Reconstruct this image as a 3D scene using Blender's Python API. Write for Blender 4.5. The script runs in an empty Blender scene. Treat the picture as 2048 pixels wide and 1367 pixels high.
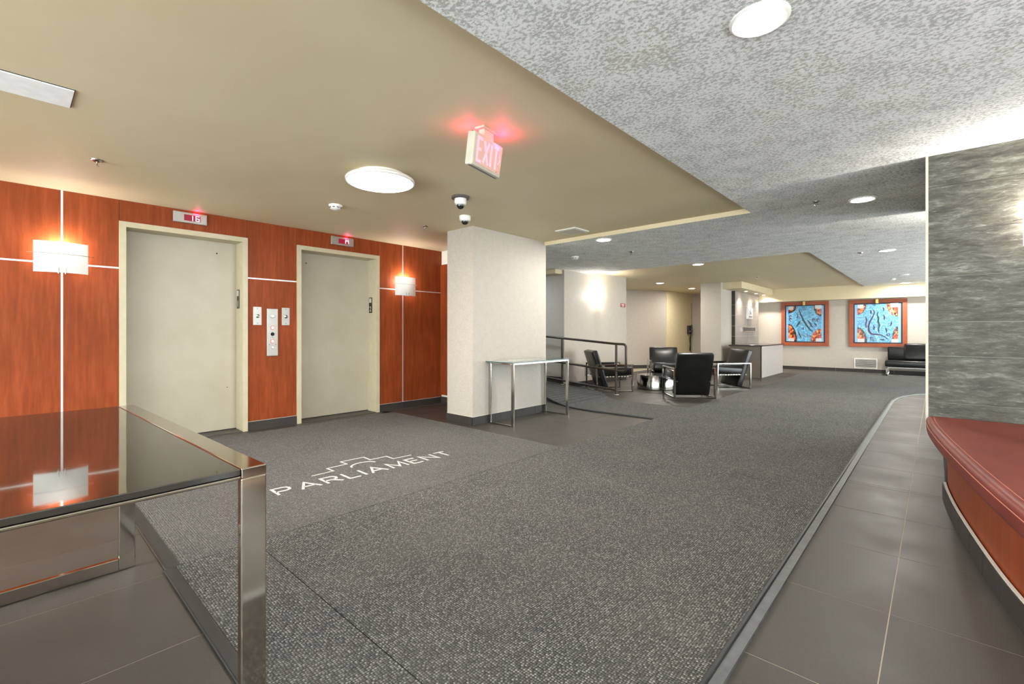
import bpy, bmesh, math, random
from mathutils import Vector, Matrix, Euler
R = math.radians
random.seed(7)
scene = bpy.context.scene
C = scene.collection

# ---------------------------------------------------------------- camera, world, exposure
EYE = 1.10
cam_d = bpy.data.cameras.new('camera')
cam = bpy.data.objects.new('camera', cam_d)
C.objects.link(cam)
cam.location = (0, 0, EYE)
cam.rotation_euler = (R(90), 0, R(42.54))
cam_d.sensor_width = 36.0
cam_d.lens = 36.0 * 925.0 / 2048.0
cam_d.shift_y = -(683.5 - 662.4) / 2048.0
cam_d.clip_start = 0.02
scene.camera = cam
w = bpy.data.worlds.new('world')
scene.world = w
w.use_nodes = True
w.node_tree.nodes['Background'].inputs[0].default_value = (0.93, 0.97, 1.0, 1)
w.node_tree.nodes['Background'].inputs[1].default_value = 5.9     # overcast daylight outside the glazing
vs = scene.view_settings
vs.view_transform = 'Standard'
vs.look = 'None'
vs.gamma = 1.0
vs.use_curve_mapping = False
vs.exposure = 1.25
cy = scene.cycles
cy.max_bounces = 7; cy.diffuse_bounces = 5; cy.glossy_bounces = 3; cy.transmission_bounces = 6; cy.transparent_max_bounces = 8
cy.caustics_reflective = False; cy.caustics_refractive = False
cy.sample_clamp_indirect = 8.0
cy.use_adaptive_sampling = True; cy.adaptive_threshold = 0.03
P_DOWN, P_SCONCE, P_FLUSH = 8.0, 6.5, 24.0     # watts of the lamp types the lobby has

ZO, ZT = 2.33, 2.28          # smooth beige tray height, textured ceiling height
XW = -5.62                   # lift wall face
YF = 15.4                    # far wall

# ---------------------------------------------------------------- materials
def srgb(r, g, b):
    f = lambda c: (c / 12.92) if c <= 0.04045 else ((c + 0.055) / 1.055) ** 2.4
    return (f(r / 255), f(g / 255), f(b / 255), 1)

class NT:
    def __init__(s, name):
        s.m = bpy.data.materials.new(name)
        s.m.use_nodes = True
        s.t = s.m.node_tree
        s.n = s.t.nodes
        s.b = s.n['Principled BSDF']
        s._co = None
    def node(s, typ, **kw):
        n = s.n.new(typ)
        for k, v in kw.items():
            setattr(n, k, v)
        return n
    def link(s, a, b):
        s.t.links.new(a, b)
    def coord(s, scale=(1, 1, 1), kind='Object'):
        tc = s.node('ShaderNodeTexCoord')
        mp = s.node('ShaderNodeMapping')
        mp.inputs['Scale'].default_value = scale
        s.link(tc.outputs[kind], mp.inputs[0])
        return mp.outputs[0]
    def noise(s, vec, scale, detail=3, rough=0.55):
        n = s.node('ShaderNodeTexNoise')
        n.inputs['Scale'].default_value = scale
        n.inputs['Detail'].default_value = detail
        n.inputs['Roughness'].default_value = rough
        s.link(vec, n.inputs['Vector'])
        return n.outputs['Fac']
    def voro(s, vec, scale, out='Color'):
        n = s.node('ShaderNodeTexVoronoi')
        n.inputs['Scale'].default_value = scale
        s.link(vec, n.inputs['Vector'])
        return n.outputs[out]
    def ramp(s, fac, stops, interp='LINEAR'):
        n = s.node('ShaderNodeValToRGB')
        n.color_ramp.interpolation = interp
        e = n.color_ramp.elements
        while len(e) < len(stops):
            e.new(0.5)
        for i, (p, c) in enumerate(stops):
            e[i].position = p
            e[i].color = c if len(c) == 4 else (*c, 1)
        s.link(fac, n.inputs[0])
        return n.outputs[0]
    def mix(s, fac, a, b, mode='MIX'):
        n = s.node('ShaderNodeMix', data_type='RGBA', blend_type=mode)
        for sock, v in ((n.inputs[0], fac), (n.inputs[6], a), (n.inputs[7], b)):
            if hasattr(v, 'links'):
                s.link(v, sock)
            else:
                sock.default_value = v
        return n.outputs[2]
    def bump(s, h, strength=0.3, dist=0.01):
        n = s.node('ShaderNodeBump')
        n.inputs['Strength'].default_value = strength
        n.inputs['Distance'].default_value = dist
        s.link(h, n.inputs['Height'])
        s.link(n.outputs[0], s.b.inputs['Normal'])
    def col(s, c):
        if hasattr(c, 'links'):
            s.link(c, s.b.inputs['Base Color'])
        else:
            s.b.inputs['Base Color'].default_value = c
    def set(s, **kw):
        for k, v in kw.items():
            s.b.inputs[k.replace('_', ' ')].default_value = v

def plain(name, c, rough=0.5, metal=0.0, var=0.06, scale=12, **kw):
    t = NT(name)
    v = t.coord()
    n = t.noise(v, scale, 3)
    d = tuple(max(0, x * (1 - var)) for x in c[:3]) + (1,)
    l = tuple(min(1, x * (1 + var)) for x in c[:3]) + (1,)
    t.col(t.ramp(n, [(0.3, d), (0.7, l)]))
    t.set(Roughness=rough, Metallic=metal, **kw)
    return t.m

def emis(name, c, s, base=(0.8, 0.8, 0.8, 1)):
    t = NT(name)
    t.col(base)
    t.b.inputs['Emission Color'].default_value = c
    t.b.inputs['Emission Strength'].default_value = s
    return t.m

M = {}
def mk_materials():
    # smooth beige paint
    t = NT('beige_paint'); v = t.coord()
    t.col(t.ramp(t.noise(v, 1.2, 4), [(0.3, srgb(208, 193, 158)), (0.7, srgb(214, 200, 167))]))
    t.bump(t.noise(v, 140, 2), 0.05, 0.002); t.set(Roughness=0.55); M['olive'] = t.m
    # knockdown textured ceiling
    t = NT('knockdown_plaster'); v = t.coord((1, 1, 1))
    n1 = t.noise(t.coord((1, 1.3, 1)), 50, 6, 0.68)
    cl = t.noise(v, 6.5, 3, 0.6)
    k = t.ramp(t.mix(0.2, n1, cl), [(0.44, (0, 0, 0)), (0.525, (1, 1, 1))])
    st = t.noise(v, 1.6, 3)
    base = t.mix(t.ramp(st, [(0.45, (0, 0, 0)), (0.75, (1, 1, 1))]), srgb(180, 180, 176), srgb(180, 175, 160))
    t.col(t.mix(k, base, srgb(236, 236, 234)))  # grey recesses: shade between the white islands put into the colour
    t.bump(k, 0.35, 0.004); t.set(Roughness=0.8); M['knock'] = t.m
    # cream vinyl wallpaper
    t = NT('cream_wallpaper'); v = t.coord((1, 1, 1))
    n = t.noise(v, 160, 3); n2 = t.noise(v, 14, 4)
    t.col(t.mix(0.35, t.ramp(n, [(0.35, srgb(160, 150, 138)), (0.65, srgb(193, 185, 175))]), t.ramp(n2, [(0.3, srgb(180, 170, 156)), (0.7, srgb(194, 186, 174))])))
    t.bump(n, 0.15, 0.002); t.set(Roughness=0.6); M['paper'] = t.m
    M['paint_white'] = plain('white_paint', srgb(226, 222, 212), 0.6)
    M['paint_yellow'] = plain('pale_yellow_paint', srgb(222, 208, 172), 0.55)
    # cherry veneer
    t = NT('cherry_veneer'); v = t.coord((6, 6, 0.55))
    n = t.noise(v, 5, 8, 0.62); v2 = t.coord((1.0, 1.0, 0.6)); n2 = t.noise(v2, 3.5, 4)
    c1 = t.ramp(n, [(0.25, srgb(122, 55, 27)), (0.5, srgb(140, 65, 33)), (0.75, srgb(156, 77, 43))])
    t.col(t.mix(t.ramp(n2, [(0.35, (0, 0, 0)), (0.75, (0.5, 0.5, 0.5))]), c1, srgb(104, 50, 20)))
    t.bump(n, 0.04, 0.001); t.set(Roughness=0.4); t.b.inputs['Specular IOR Level'].default_value = 0.13
    M['wood'] = t.m
    M['steel_strip'] = plain('brushed_aluminium', (0.75, 0.74, 0.72, 1), 0.42, 0.6)
    # painted lift doors
    t = NT('lift_door_enamel'); v = t.coord()
    n = t.noise(v, 220, 2); n2 = t.noise(v, 2.5, 4)
    t.col(t.ramp(n2, [(0.3, srgb(166, 157, 138)), (0.7, srgb(174, 166, 148))]))
    t.bump(n, 0.06, 0.001); t.set(Roughness=0.42); M['door'] = t.m
    M['frame'] = plain('door_frame_enamel', srgb(186, 175, 147), 0.42)
    M['seam'] = plain('dark_gap', (0.02, 0.018, 0.015, 1), 0.8)
    # floor tile with woven look
    def tile(name, a, b, rough):
        t = NT(name)
        va = t.coord((60, 900, 60)); vb = t.coord((900, 60, 60)); vc = t.coord()
        na = t.noise(va, 1, 2); nb = t.noise(vb, 1, 2); nc = t.noise(vc, 3, 4)
        m = t.mix(0.5, na, nb); m = t.mix(0.3, m, nc)
        t.col(t.ramp(m, [(0.36, a), (0.64, b)]))
        t.bump(m, 0.06, 0.001); t.b.inputs['Specular IOR Level'].default_value = 0.32
        t.link(t.ramp(nc, [(0.3, (rough - 0.05,) * 3), (0.7, (rough + 0.07,) * 3)]), t.b.inputs['Roughness'])
        return t.m
    M['tile'] = tile('brown_grey_porcelain', srgb(60, 56, 52), srgb(79, 74, 69), 0.46)
    M['basetile'] = tile('charcoal_base_tile', srgb(46, 42, 39), srgb(64, 59, 55), 0.5)
    M['desktile'] = tile('taupe_wall_tile', srgb(132, 122, 114), srgb(158, 148, 140), 0.4)
    M['grout'] = plain('grout', srgb(172, 160, 142), 0.9)
    M['grout_w'] = plain('pale_grout', srgb(205, 200, 190), 0.8)
    # carpets
    def carpet(name, rib):
        t = NT(name); v = t.coord()
        n = t.noise(v, 240, 2, 0.6); n3 = t.noise(v, 2.2, 3)
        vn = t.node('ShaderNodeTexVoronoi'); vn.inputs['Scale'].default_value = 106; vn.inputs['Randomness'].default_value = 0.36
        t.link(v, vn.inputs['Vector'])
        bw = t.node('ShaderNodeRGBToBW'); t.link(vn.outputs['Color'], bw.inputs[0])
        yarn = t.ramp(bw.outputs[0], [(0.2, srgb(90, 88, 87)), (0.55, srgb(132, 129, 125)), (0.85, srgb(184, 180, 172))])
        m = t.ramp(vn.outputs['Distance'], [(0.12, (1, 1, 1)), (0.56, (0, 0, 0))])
        c = t.mix(m, srgb(40, 38, 37), yarn)  # dark backing between loops, with the pile-gap shade put into the colour
        if rib:
            wv = t.node('ShaderNodeTexWave'); wv.inputs['Scale'].default_value = 28; wv.inputs['Distortion'].default_value = 1.5
            wv.inputs['Detail Scale'].default_value = 4; wv.bands_direction = 'Y'
            t.link(v, wv.inputs[0])
            c = t.mix(0.35, c, t.ramp(wv.outputs['Fac'], [(0.1, srgb(64, 62, 61)), (0.7, srgb(116, 113, 110))]))
        c = t.mix(t.ramp(n3, [(0.35, (0, 0, 0)), (0.75, (0.25,) * 3)]), c, srgb(112, 108, 98))
        t.col(c); t.bump(m, 0.9, 0.006); t.set(Roughness=0.95); t.b.inputs['Specular IOR Level'].default_value = 0.1; t.b.inputs['Sheen Weight'].default_value = 0.10; t.b.inputs['Sheen Roughness'].default_value = 0.5
        return t.m
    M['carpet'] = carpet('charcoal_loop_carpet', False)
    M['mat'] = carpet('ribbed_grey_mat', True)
    M['logo'] = plain('pale_grey_inlay', srgb(184, 181, 176), 0.9, 0, 0.12, 200)
    M['rubber'] = plain('black_rubber', srgb(40, 41, 42), 0.42, 0, 0.12, 30)
    M['edging'] = plain('grey_edging', srgb(92, 93, 92), 0.4, 0, 0.2, 25)
    # grey travertine
    t = NT('grey_travertine')
    wn = t.noise(t.coord((2.5, 2.5, 2.5)), 2.0, 3)
    v = t.coord((1.3, 1, 5.5)); va = t.node('ShaderNodeVectorMath', operation='MULTIPLY_ADD')
    t.link(wn, va.inputs[0]); va.inputs[1].default_value = (0, 0, 0.35); t.link(v, va.inputs[2])
    n = t.noise(va.outputs[0], 4.0, 12, 0.74)
    v2 = t.coord((5, 5, 34)); vb = t.node('ShaderNodeVectorMath', operation='MULTIPLY_ADD')
    t.link(wn, vb.inputs[0]); vb.inputs[1].default_value = (0, 0, 2.0); t.link(v2, vb.inputs[2])
    n2 = t.noise(vb.outputs[0], 3.0, 8, 0.7)
    c = t.ramp(n, [(0.32, srgb(42, 38, 33)), (0.45, srgb(68, 65, 57)), (0.55, srgb(86, 85, 76)), (0.7, srgb(132, 131, 120))])
    c = t.mix(t.ramp(n2, [(0.36, (0.75,) * 3), (0.47, (0, 0, 0))]), c, srgb(48, 44, 37))
    t.col(t.mix(t.ramp(n2, [(0.58, (0, 0, 0)), (0.7, (0.7,) * 3)]), c, srgb(158, 158, 148)))
    t.bump(n2, 0.08, 0.003); t.set(Roughness=0.5); t.b.inputs['Specular IOR Level'].default_value = 0.3; M['stone'] = t.m
    M['chrome'] = plain('chrome', (0.46, 0.44, 0.41, 1), 0.13, 1.0, 0.02)
    M['chrome_b'] = plain('nickel_chrome', (0.50, 0.44, 0.37, 1), 0.08, 1.0, 0.02)
    # leather
    def leather(name, a, b, rough, ns=90):
        t = NT(name); v = t.coord(); n = t.noise(v, ns, 3); n2 = t.noise(v, 7, 3)
        t.col(t.ramp(n2, [(0.3, a), (0.7, b)])); t.bump(n, 0.12, 0.002); t.set(Roughness=rough); t.b.inputs['Specular IOR Level'].default_value = 0.4; return t.m
    M['black_leather'] = leather('black_leather', srgb(14, 13, 13), srgb(26, 25, 24), 0.3)
    M['red_leather'] = leather('oxblood_leather', srgb(104, 38, 30), srgb(122, 50, 38), 0.42, 140)
    M['stitch'] = plain('red_thread', srgb(178, 110, 92), 0.7)
    M['rail'] = plain('bronze_brown_paint', srgb(62, 52, 42), 0.35, 0.3)
    M['black_glass'] = None
    t = NT('smoked_glass'); v = t.coord((40, 3, 1)); n = t.noise(v, 8, 5, 0.7)
    t.col(t.ramp(n, [(0.3, (0.022, 0.018, 0.014, 1)), (0.8, (0.035, 0.028, 0.022, 1))]))
    t.link(t.ramp(n, [(0.5, (0.03,) * 3), (0.85, (0.12,) * 3)]), t.b.inputs['Roughness'])
    t.b.inputs['IOR'].default_value = 2.2; t.set(Roughness=0.04); M['black_glass'] = t.m
    t = NT('clear_glass'); v = t.coord(); n = t.noise(v, 3, 2)
    t.col(t.ramp(n, [(0.3, (0.88, 0.95, 0.95, 1)), (0.7, (0.9, 0.97, 0.96, 1))])); t.set(Roughness=0.02, IOR=1.45); t.b.inputs['Transmission Weight'].default_value = 1.0; M['glass'] = t.m
    t = NT('window_glass'); v = t.coord(); n = t.noise(v, 2, 2)
    ts = t.node('ShaderNodeBsdfTransparent'); gl = t.node('ShaderNodeBsdfGlossy'); mx = t.node('ShaderNodeMixShader')
    t.link(t.ramp(n, [(0.3, (0.93, 0.96, 0.95, 1)), (0.7, (0.95, 0.97, 0.96, 1))]), ts.inputs[0]); gl.inputs['Roughness'].default_value = 0.02
    mx.inputs[0].default_value = 0.06; t.link(ts.outputs[0], mx.inputs[1]); t.link(gl.outputs[0], mx.inputs[2])
    t.link(mx.outputs[0], t.n['Material Output'].inputs[0]); M['pane'] = t.m
    M['glass_edge'] = plain('green_glass_edge', srgb(52, 88, 88), 0.1)
    # frosted shade lets the bulb through
    t = NT('frosted_shade'); v = t.coord(); n = t.noise(v, 30, 2)
    tr = t.node('ShaderNodeBsdfTranslucent'); df = t.node('ShaderNodeBsdfDiffuse'); mx = t.node('ShaderNodeMixShader')
    cc = t.ramp(n, [(0.3, (0.82, 0.82, 0.8, 1)), (0.7, (0.86, 0.86, 0.84, 1))])
    t.link(cc, tr.inputs[0]); t.link(cc, df.inputs[0]); mx.inputs[0].default_value = 0.16
    t.link(df.outputs[0], mx.inputs[1]); t.link(tr.outputs[0], mx.inputs[2])
    t.link(mx.outputs[0], t.n['Material Output'].inputs[0]); M['frost'] = t.m
    M['bulb'] = emis('bulb_glow', (1, 0.95, 0.87, 1), 12)
    M['lens'] = emis('lamp_lens', (1, 0.97, 0.92, 1), 14)
    M['flush_lens'] = emis('flush_lamp_diffuser', (1, 0.98, 0.95, 1), 12)
    M['white_plastic'] = plain('white_plastic', srgb(232, 230, 224), 0.4)
    M['cream_plastic'] = plain('cream_plastic', srgb(188, 182, 166), 0.45)
    M['grey_plastic'] = plain('grey_plastic', srgb(86, 80, 76), 0.5)
    M['black'] = plain('black_gloss', (0.012, 0.012, 0.012, 1), 0.12)
    M['black_matte'] = plain('black_plastic', (0.02, 0.02, 0.02, 1), 0.5)
    M['steel'] = plain('satin_steel', (0.46, 0.44, 0.41, 1), 0.35, 0.8)
    M['brass'] = plain('brass', srgb(190, 160, 96), 0.3, 0.9)
    M['red_glow'] = emis('red_led_window', (1.0, 0.01, 0.10, 1), 0.11, (0.06, 0.0, 0.008, 1))
    M['led'] = emis('led_segments', (1.0, 0.55, 0.80, 1), 0.7)
    M['exit_red'] = emis('exit_letters', (1.0, 0.30, 0.42, 1), 0.42, (0.6, 0.35, 0.4, 1))
    M['exit_face'] = emis('exit_face', (1.0, 0.3, 0.25, 1), 0.05, srgb(196, 170, 156))
    M['red_ring'] = emis('red_button_ring', (1, 0.1, 0.08, 1), 0.25, srgb(190, 70, 60))
    M['sign_red'] = plain('red_enamel', srgb(150, 34, 44), 0.4)
    M['white_ink'] = plain('white_ink', srgb(230, 226, 220), 0.6)
    M['counter'] = plain('dark_stone_counter', srgb(60, 56, 54), 0.15, 0, 0.2, 60)
    M['desk_dark'] = plain('taupe_laminate', srgb(104, 95, 84), 0.45)
    M['desk_light'] = plain('pale_grey_laminate', srgb(178, 170, 164), 0.4)
    M['art_back'] = plain('navy_backing', srgb(26, 30, 50), 0.4)
    t = NT('blue_mosaic'); v = t.coord(); vo = t.voro(v, 34); n = t.noise(v, 30, 4, 0.7)
    bw = t.node('ShaderNodeRGBToBW'); t.link(vo, bw.inputs[0])
    c = t.ramp(bw.outputs[0], [(0.25, srgb(72, 136, 178)), (0.6, srgb(96, 164, 202)), (0.85, srgb(124, 184, 214))])
    t.col(t.mix(t.ramp(n, [(0.60, (0, 0, 0)), (0.66, (1, 1, 1))]), c, srgb(214, 228, 236))); t.set(Roughness=0.25); t.bump(bw.outputs[0], 0.2, 0.004); M['art_blue'] = t.m
    M['art_edge'] = plain('pale_blue_glass', srgb(120, 172, 220), 0.25)
    t = NT('red_mosaic'); v = t.coord(); vo = t.voro(v, 20); bw = t.node('ShaderNodeRGBToBW'); t.link(vo, bw.inputs[0])
    t.col(t.ramp(bw.outputs[0], [(0.2, srgb(70, 30, 20)), (0.42, srgb(178, 60, 34)), (0.62, srgb(214, 92, 44)), (0.85, srgb(216, 160, 80))])); t.set(Roughness=0.25); t.bump(bw.outputs[0], 0.3, 0.004); M['art_red'] = t.m
    t = NT('black_mosaic'); v = t.coord(); vo = t.voro(v, 26); bw = t.node('ShaderNodeRGBToBW'); t.link(vo, bw.inputs[0])
    t.col(t.ramp(bw.outputs[0], [(0.3, srgb(18, 18, 20)), (0.62, srgb(40, 40, 44)), (0.66, srgb(150, 96, 60)), (0.8, srgb(120, 50, 34))], 'CONSTANT')); t.set(Roughness=0.25); M['art_black'] = t.m
    M['art_line'] = plain('plum_line', srgb(70, 44, 66), 0.4)
    M['art_line2'] = plain('dark_green_line', srgb(44, 62, 60), 0.4)
    M['art_lite'] = plain('white_line', srgb(226, 232, 236), 0.4)
    M['art_wood'] = plain('orange_cherry_frame', srgb(150, 74, 42), 0.45, 0, 0.12, 9)
    M['tape'] = plain('silver_clip', srgb(196, 196, 194), 0.4, 0.3)
mk_materials()

# ---------------------------------------------------------------- mesh helper
class B:
    def __init__(s):
        s.bm = bmesh.new()
        s.mats = []
    def _m(s, faces, mat):
        for f in faces:
            f.material_index = mat
    def box(s, x0, x1, y0, y1, z0, z1, bev=0.0, seg=2, mat=0, X=None):
        v = [s.bm.verts.new(Vector(p)) for p in
             [(x0, y0, z0), (x1, y0, z0), (x1, y1, z0), (x0, y1, z0), (x0, y0, z1), (x1, y0, z1), (x1, y1, z1), (x0, y1, z1)]]
        if X is not None:
            for q in v:
                q.co = X @ q.co
        fs = [s.bm.faces.new([v[i] for i in q]) for q in
              [(0, 3, 2, 1), (4, 5, 6, 7), (0, 1, 5, 4), (1, 2, 6, 5), (2, 3, 7, 6), (3, 0, 4, 7)]]
        s._m(fs, mat)
        if bev > 0:
            es = list({e for f in fs for e in f.edges})
            bmesh.ops.bevel(s.bm, geom=es, offset=bev, segments=seg, profile=0.5, affect='EDGES')
        return s
    def prism(s, pts, z0, z1, bev=0.0, seg=2, mat=0, X=None):
        a = [s.bm.verts.new(Vector((p[0], p[1], z0))) for p in pts]
        b = [s.bm.verts.new(Vector((p[0], p[1], z1))) for p in pts]
        if X is not None:
            for q in a + b:
                q.co = X @ q.co
        n = len(pts)
        fs = [s.bm.faces.new(list(reversed(a))), s.bm.faces.new(b)]
        top = fs[1]
        for i in range(n):
            fs.append(s.bm.faces.new([a[i], a[(i + 1) % n], b[(i + 1) % n], b[i]]))
        s._m(fs, mat)
        if bev > 0:
            es = list(set(top.edges) | set(fs[0].edges))
            bmesh.ops.bevel(s.bm, geom=es, offset=bev, segments=seg, profile=0.5, affect='EDGES')
        return s
    def cyl(s, p0, p1, r, n=12, r1=None, mat=0, caps=True):
        p0, p1 = Vector(p0), Vector(p1)
        d = (p1 - p0).normalized()
        u = d.orthogonal().normalized(); v = d.cross(u)
        r1 = r if r1 is None else r1
        A, Bq = [], []
        for i in range(n):
            t = 2 * math.pi * i / n
            o = u * math.cos(t) + v * math.sin(t)
            A.append(s.bm.verts.new(p0 + o * r)); Bq.append(s.bm.verts.new(p1 + o * r1))
        fs = [s.bm.faces.new([A[i], A[(i + 1) % n], Bq[(i + 1) % n], Bq[i]]) for i in range(n)]
        if caps:
            fs += [s.bm.faces.new(list(reversed(A))), s.bm.faces.new(Bq)]
        s._m(fs, mat)
        return s
    def tube(s, pts, r, n=8, mat=0):
        pts = [Vector(p) for p in pts]
        rings = []
        up = None
        for i, p in enumerate(pts):
            if i == 0: d = pts[1] - p
            elif i == len(pts) - 1: d = p - pts[i - 1]
            else: d = (pts[i + 1] - p).normalized() + (p - pts[i - 1]).normalized()
            d.normalize()
            u = d.orthogonal().normalized() if up is None else (up - d * up.dot(d)).normalized()
            up = u; v = d.cross(u)
            k = 1.0
            if 0 < i < len(pts) - 1:
                c = (pts[i + 1] - p).normalized().dot(d)
                k = 1 / max(0.5, c)
            rings.append([s.bm.verts.new(p + (u * math.cos(2 * math.pi * j / n) + v * math.sin(2 * math.pi * j / n)) * r * (1 if k < 1.02 else k ** 0.3)) for j in range(n)])
        fs = []
        for a, b in zip(rings, rings[1:]):
            fs += [s.bm.faces.new([a[j], a[(j + 1) % n], b[(j + 1) % n], b[j]]) for j in range(n)]
        fs += [s.bm.faces.new(list(reversed(rings[0]))), s.bm.faces.new(rings[-1])]
        s._m(fs, mat)
        return s
    def lathe(s, prof, n=24, c=(0, 0, 0), mat=0):
        c = Vector(c)
        rings = []
        for r, z in prof:
            if r < 1e-5:
                rings.append([s.bm.verts.new(c + Vector((0, 0, z)))])
            else:
                rings.append([s.bm.verts.new(c + Vector((r * math.cos(2 * math.pi * i / n), r * math.sin(2 * math.pi * i / n), z))) for i in range(n)])
        fs = []
        for a, b in zip(rings, rings[1:]):
            for i in range(n):
                j = (i + 1) % n
                if len(a) == 1 and len(b) == 1: continue
                if len(a) == 1: fs.append(s.bm.faces.new([a[0], b[j], b[i]]))
                elif len(b) == 1: fs.append(s.bm.faces.new([a[i], a[j], b[0]]))
                else: fs.append(s.bm.faces.new([a[i], a[j], b[j], b[i]]))
        s._m(fs, mat)
        return s
    def ribbon(s, pts, width, z0, z1, mat=0):
        """flat strip of given width along a 2-D line, thick from z0 to z1"""
        P = [Vector((p[0], p[1])) for p in pts]
        L, Rr = [], []
        for i, p in enumerate(P):
            if i == 0: d = P[1] - p
            elif i == len(P) - 1: d = p - P[i - 1]
            else: d = (P[i + 1] - p).normalized() + (p - P[i - 1]).normalized()
            if d.length < 1e-6: d = P[i + 1] - p
            d.normalize(); nrm = Vector((-d.y, d.x))
            k = 1.0
            if 0 < i < len(P) - 1:
                k = 1 / max(0.45, (P[i + 1] - p).normalized().dot(d))
            wdt = width(i / (len(P) - 1)) if callable(width) else width
            L.append(p + nrm * wdt / 2 * k); Rr.append(p - nrm * wdt / 2 * k)
        a0 = [s.bm.verts.new((q.x, q.y, z0)) for q in L]; a1 = [s.bm.verts.new((q.x, q.y, z1)) for q in L]
        b0 = [s.bm.verts.new((q.x, q.y, z0)) for q in Rr]; b1 = [s.bm.verts.new((q.x, q.y, z1)) for q in Rr]
        fs = []
        for i in range(len(P) - 1):
            fs += [s.bm.faces.new([b1[i], b1[i + 1], a1[i + 1], a1[i]]), s.bm.faces.new([a1[i], a1[i + 1], a0[i + 1], a0[i]]),
                   s.bm.faces.new([b0[i], b0[i + 1], b1[i + 1], b1[i]]), s.bm.faces.new([a0[i], a0[i + 1], b0[i + 1], b0[i]])]
        fs += [s.bm.faces.new([a0[0], b0[0], b1[0], a1[0]]), s.bm.faces.new([a1[-1], b1[-1], b0[-1], a0[-1]])]
        s._m(fs, mat)
        return s
    def xf(s, mtx):
        bmesh.ops.transform(s.bm, matrix=mtx, verts=s.bm.verts)
        return s
    def build(s, name, mat, parent=None, loc=None, rot=None, smooth=None):
        bmesh.ops.recalc_face_normals(s.bm, faces=s.bm.faces)
        me = bpy.data.meshes.new(name)
        s.bm.to_mesh(me); s.bm.free()
        for m in (mat if isinstance(mat, (list, tuple)) else [mat]):
            me.materials.append(m)
        if smooth is not None:
            me.polygons.foreach_set('use_smooth', [True] * len(me.polygons))
            me.set_sharp_from_angle(angle=R(smooth))
        o = bpy.data.objects.new(name, me)
        C.objects.link(o)
        if parent: o.parent = parent
        if loc: o.location = loc
        if rot: o.rotation_euler = rot
        return o

def tag(o, label, cat, group=None):
    o['label'] = label; o['category'] = cat
    if group: o['group'] = group
    return o
def struct(o, label=None):
    o['kind'] = 'structure'
    if label: o['label'] = label
    return o
def thing(name, label, cat, loc=(0, 0, 0), rot=(0, 0, 0), group=None):
    o = bpy.data.objects.new(name, None); C.objects.link(o)
    o.location = loc; o.rotation_euler = rot; o.empty_display_size = 0.1
    return tag(o, label, cat, group)
def dup(root, loc, rot, label, group=None):
    r = root.copy(); C.objects.link(r); r.location = loc; r.rotation_euler = rot
    r['label'] = label
    if group: r['group'] = group
    for ch in list(root.children):
        c = ch.copy(); C.objects.link(c); c.parent = r
        for g in list(ch.children):
            d = g.copy(); C.objects.link(d); d.parent = c
    return r
def text(name, body, size, mat, parent, mtx, ext=0.002, align='CENTER', sx=1.0, bold=0.0):
    cu = bpy.data.curves.new(name, 'FONT'); cu.body = body; cu.size = size; cu.extrude = ext
    cu.align_x = align; cu.align_y = 'CENTER'; cu.offset = bold; cu.resolution_u = 4
    t = bpy.data.objects.new('tmp', cu); C.objects.link(t)
    dg = bpy.context.evaluated_depsgraph_get()
    me = bpy.data.meshes.new_from_object(t.evaluated_get(dg))
    bpy.data.objects.remove(t)
    me.transform(Matrix.Diagonal((sx, 1, 1, 1))); me.transform(mtx)
    me.name = name
    me.materials.clear(); me.materials.append(mat)
    o = bpy.data.objects.new(name, me); C.objects.link(o)
    if parent: o.parent = parent
    return o
def basis(origin, xdir, ydir):
    x = Vector(xdir).normalized(); y = Vector(ydir).normalized(); z = x.cross(y)
    m = Matrix((x, y, z)).transposed().to_4x4(); m.translation = Vector(origin)
    return m
def lamp(name, typ, energy, loc, parent=None, color=(1, 0.95, 0.88), size=0.1, rot=(0, 0, 0), spread=180):
    d = bpy.data.lights.new(name, typ); d.energy = energy; d.color = color
    if typ == 'AREA':
        d.shape = 'DISK'; d.size = size; d.spread = R(spread)
    else:
        d.shadow_soft_size = size
    o = bpy.data.objects.new(name, d); C.objects.link(o); o.location = loc; o.rotation_euler = rot
    if parent: o.parent = parent
    return o

# ================================================================= STRUCTURE
# ---- floor slab and tiles
floor = struct(B().box(-9.2, 3.2, -3.7, 15.7, -0.2, -0.0012).build('floor', M['grout']), 'brown grey tiled lobby floor with pale grout')
TX0, TY0, TS = -0.135, 1.713, 0.611
g = 0.004
def add_tiles(x0, x1, y0, y1):
    i0 = math.floor((x0 - TX0) / TS); j0 = math.floor((y0 - TY0) / TS)
    i = i0
    while TX0 + i * TS < x1 - 0.01:
        j = j0
        while TY0 + j * TS < y1 - 0.01:
            a, b = max(x0, TX0 + i * TS), min(x1, TX0 + (i + 1) * TS)
            c, d = max(y0, TY0 + j * TS), min(y1, TY0 + (j + 1) * TS)
            if b - a > 0.03 and d - c > 0.03:
                B().box(a + g / 2, b - g / 2, c + g / 2, d - g / 2, -0.006, 0.0).build('tile', M['tile'], floor)
            j += 1
        i += 1
add_tiles(-0.72, 1.0, -0.9, 4.2)          # strip beside the bench
add_tiles(-0.72, 0.06, 4.2, 6.1)
add_tiles(-0.72, 1.2, 6.1, 11.3)
add_tiles(-3.8, -0.72, -0.9, 0.56)        # under the dark glass table
add_tiles(-5.6, -2.5, 3.45, 5.9)          # round the column
add_tiles(-5.25, -2.5, 6.4, 15.35)        # lounge
add_tiles(-6.1, -5.25, 9.6, 13.5)
for o in list(floor.children):            # sill strip before the lifts
    pass
B().box(-5.85, -5.35, 0.5, 3.52, -0.006, 0.0).build('sill_tile', M['tile'], floor)
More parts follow.
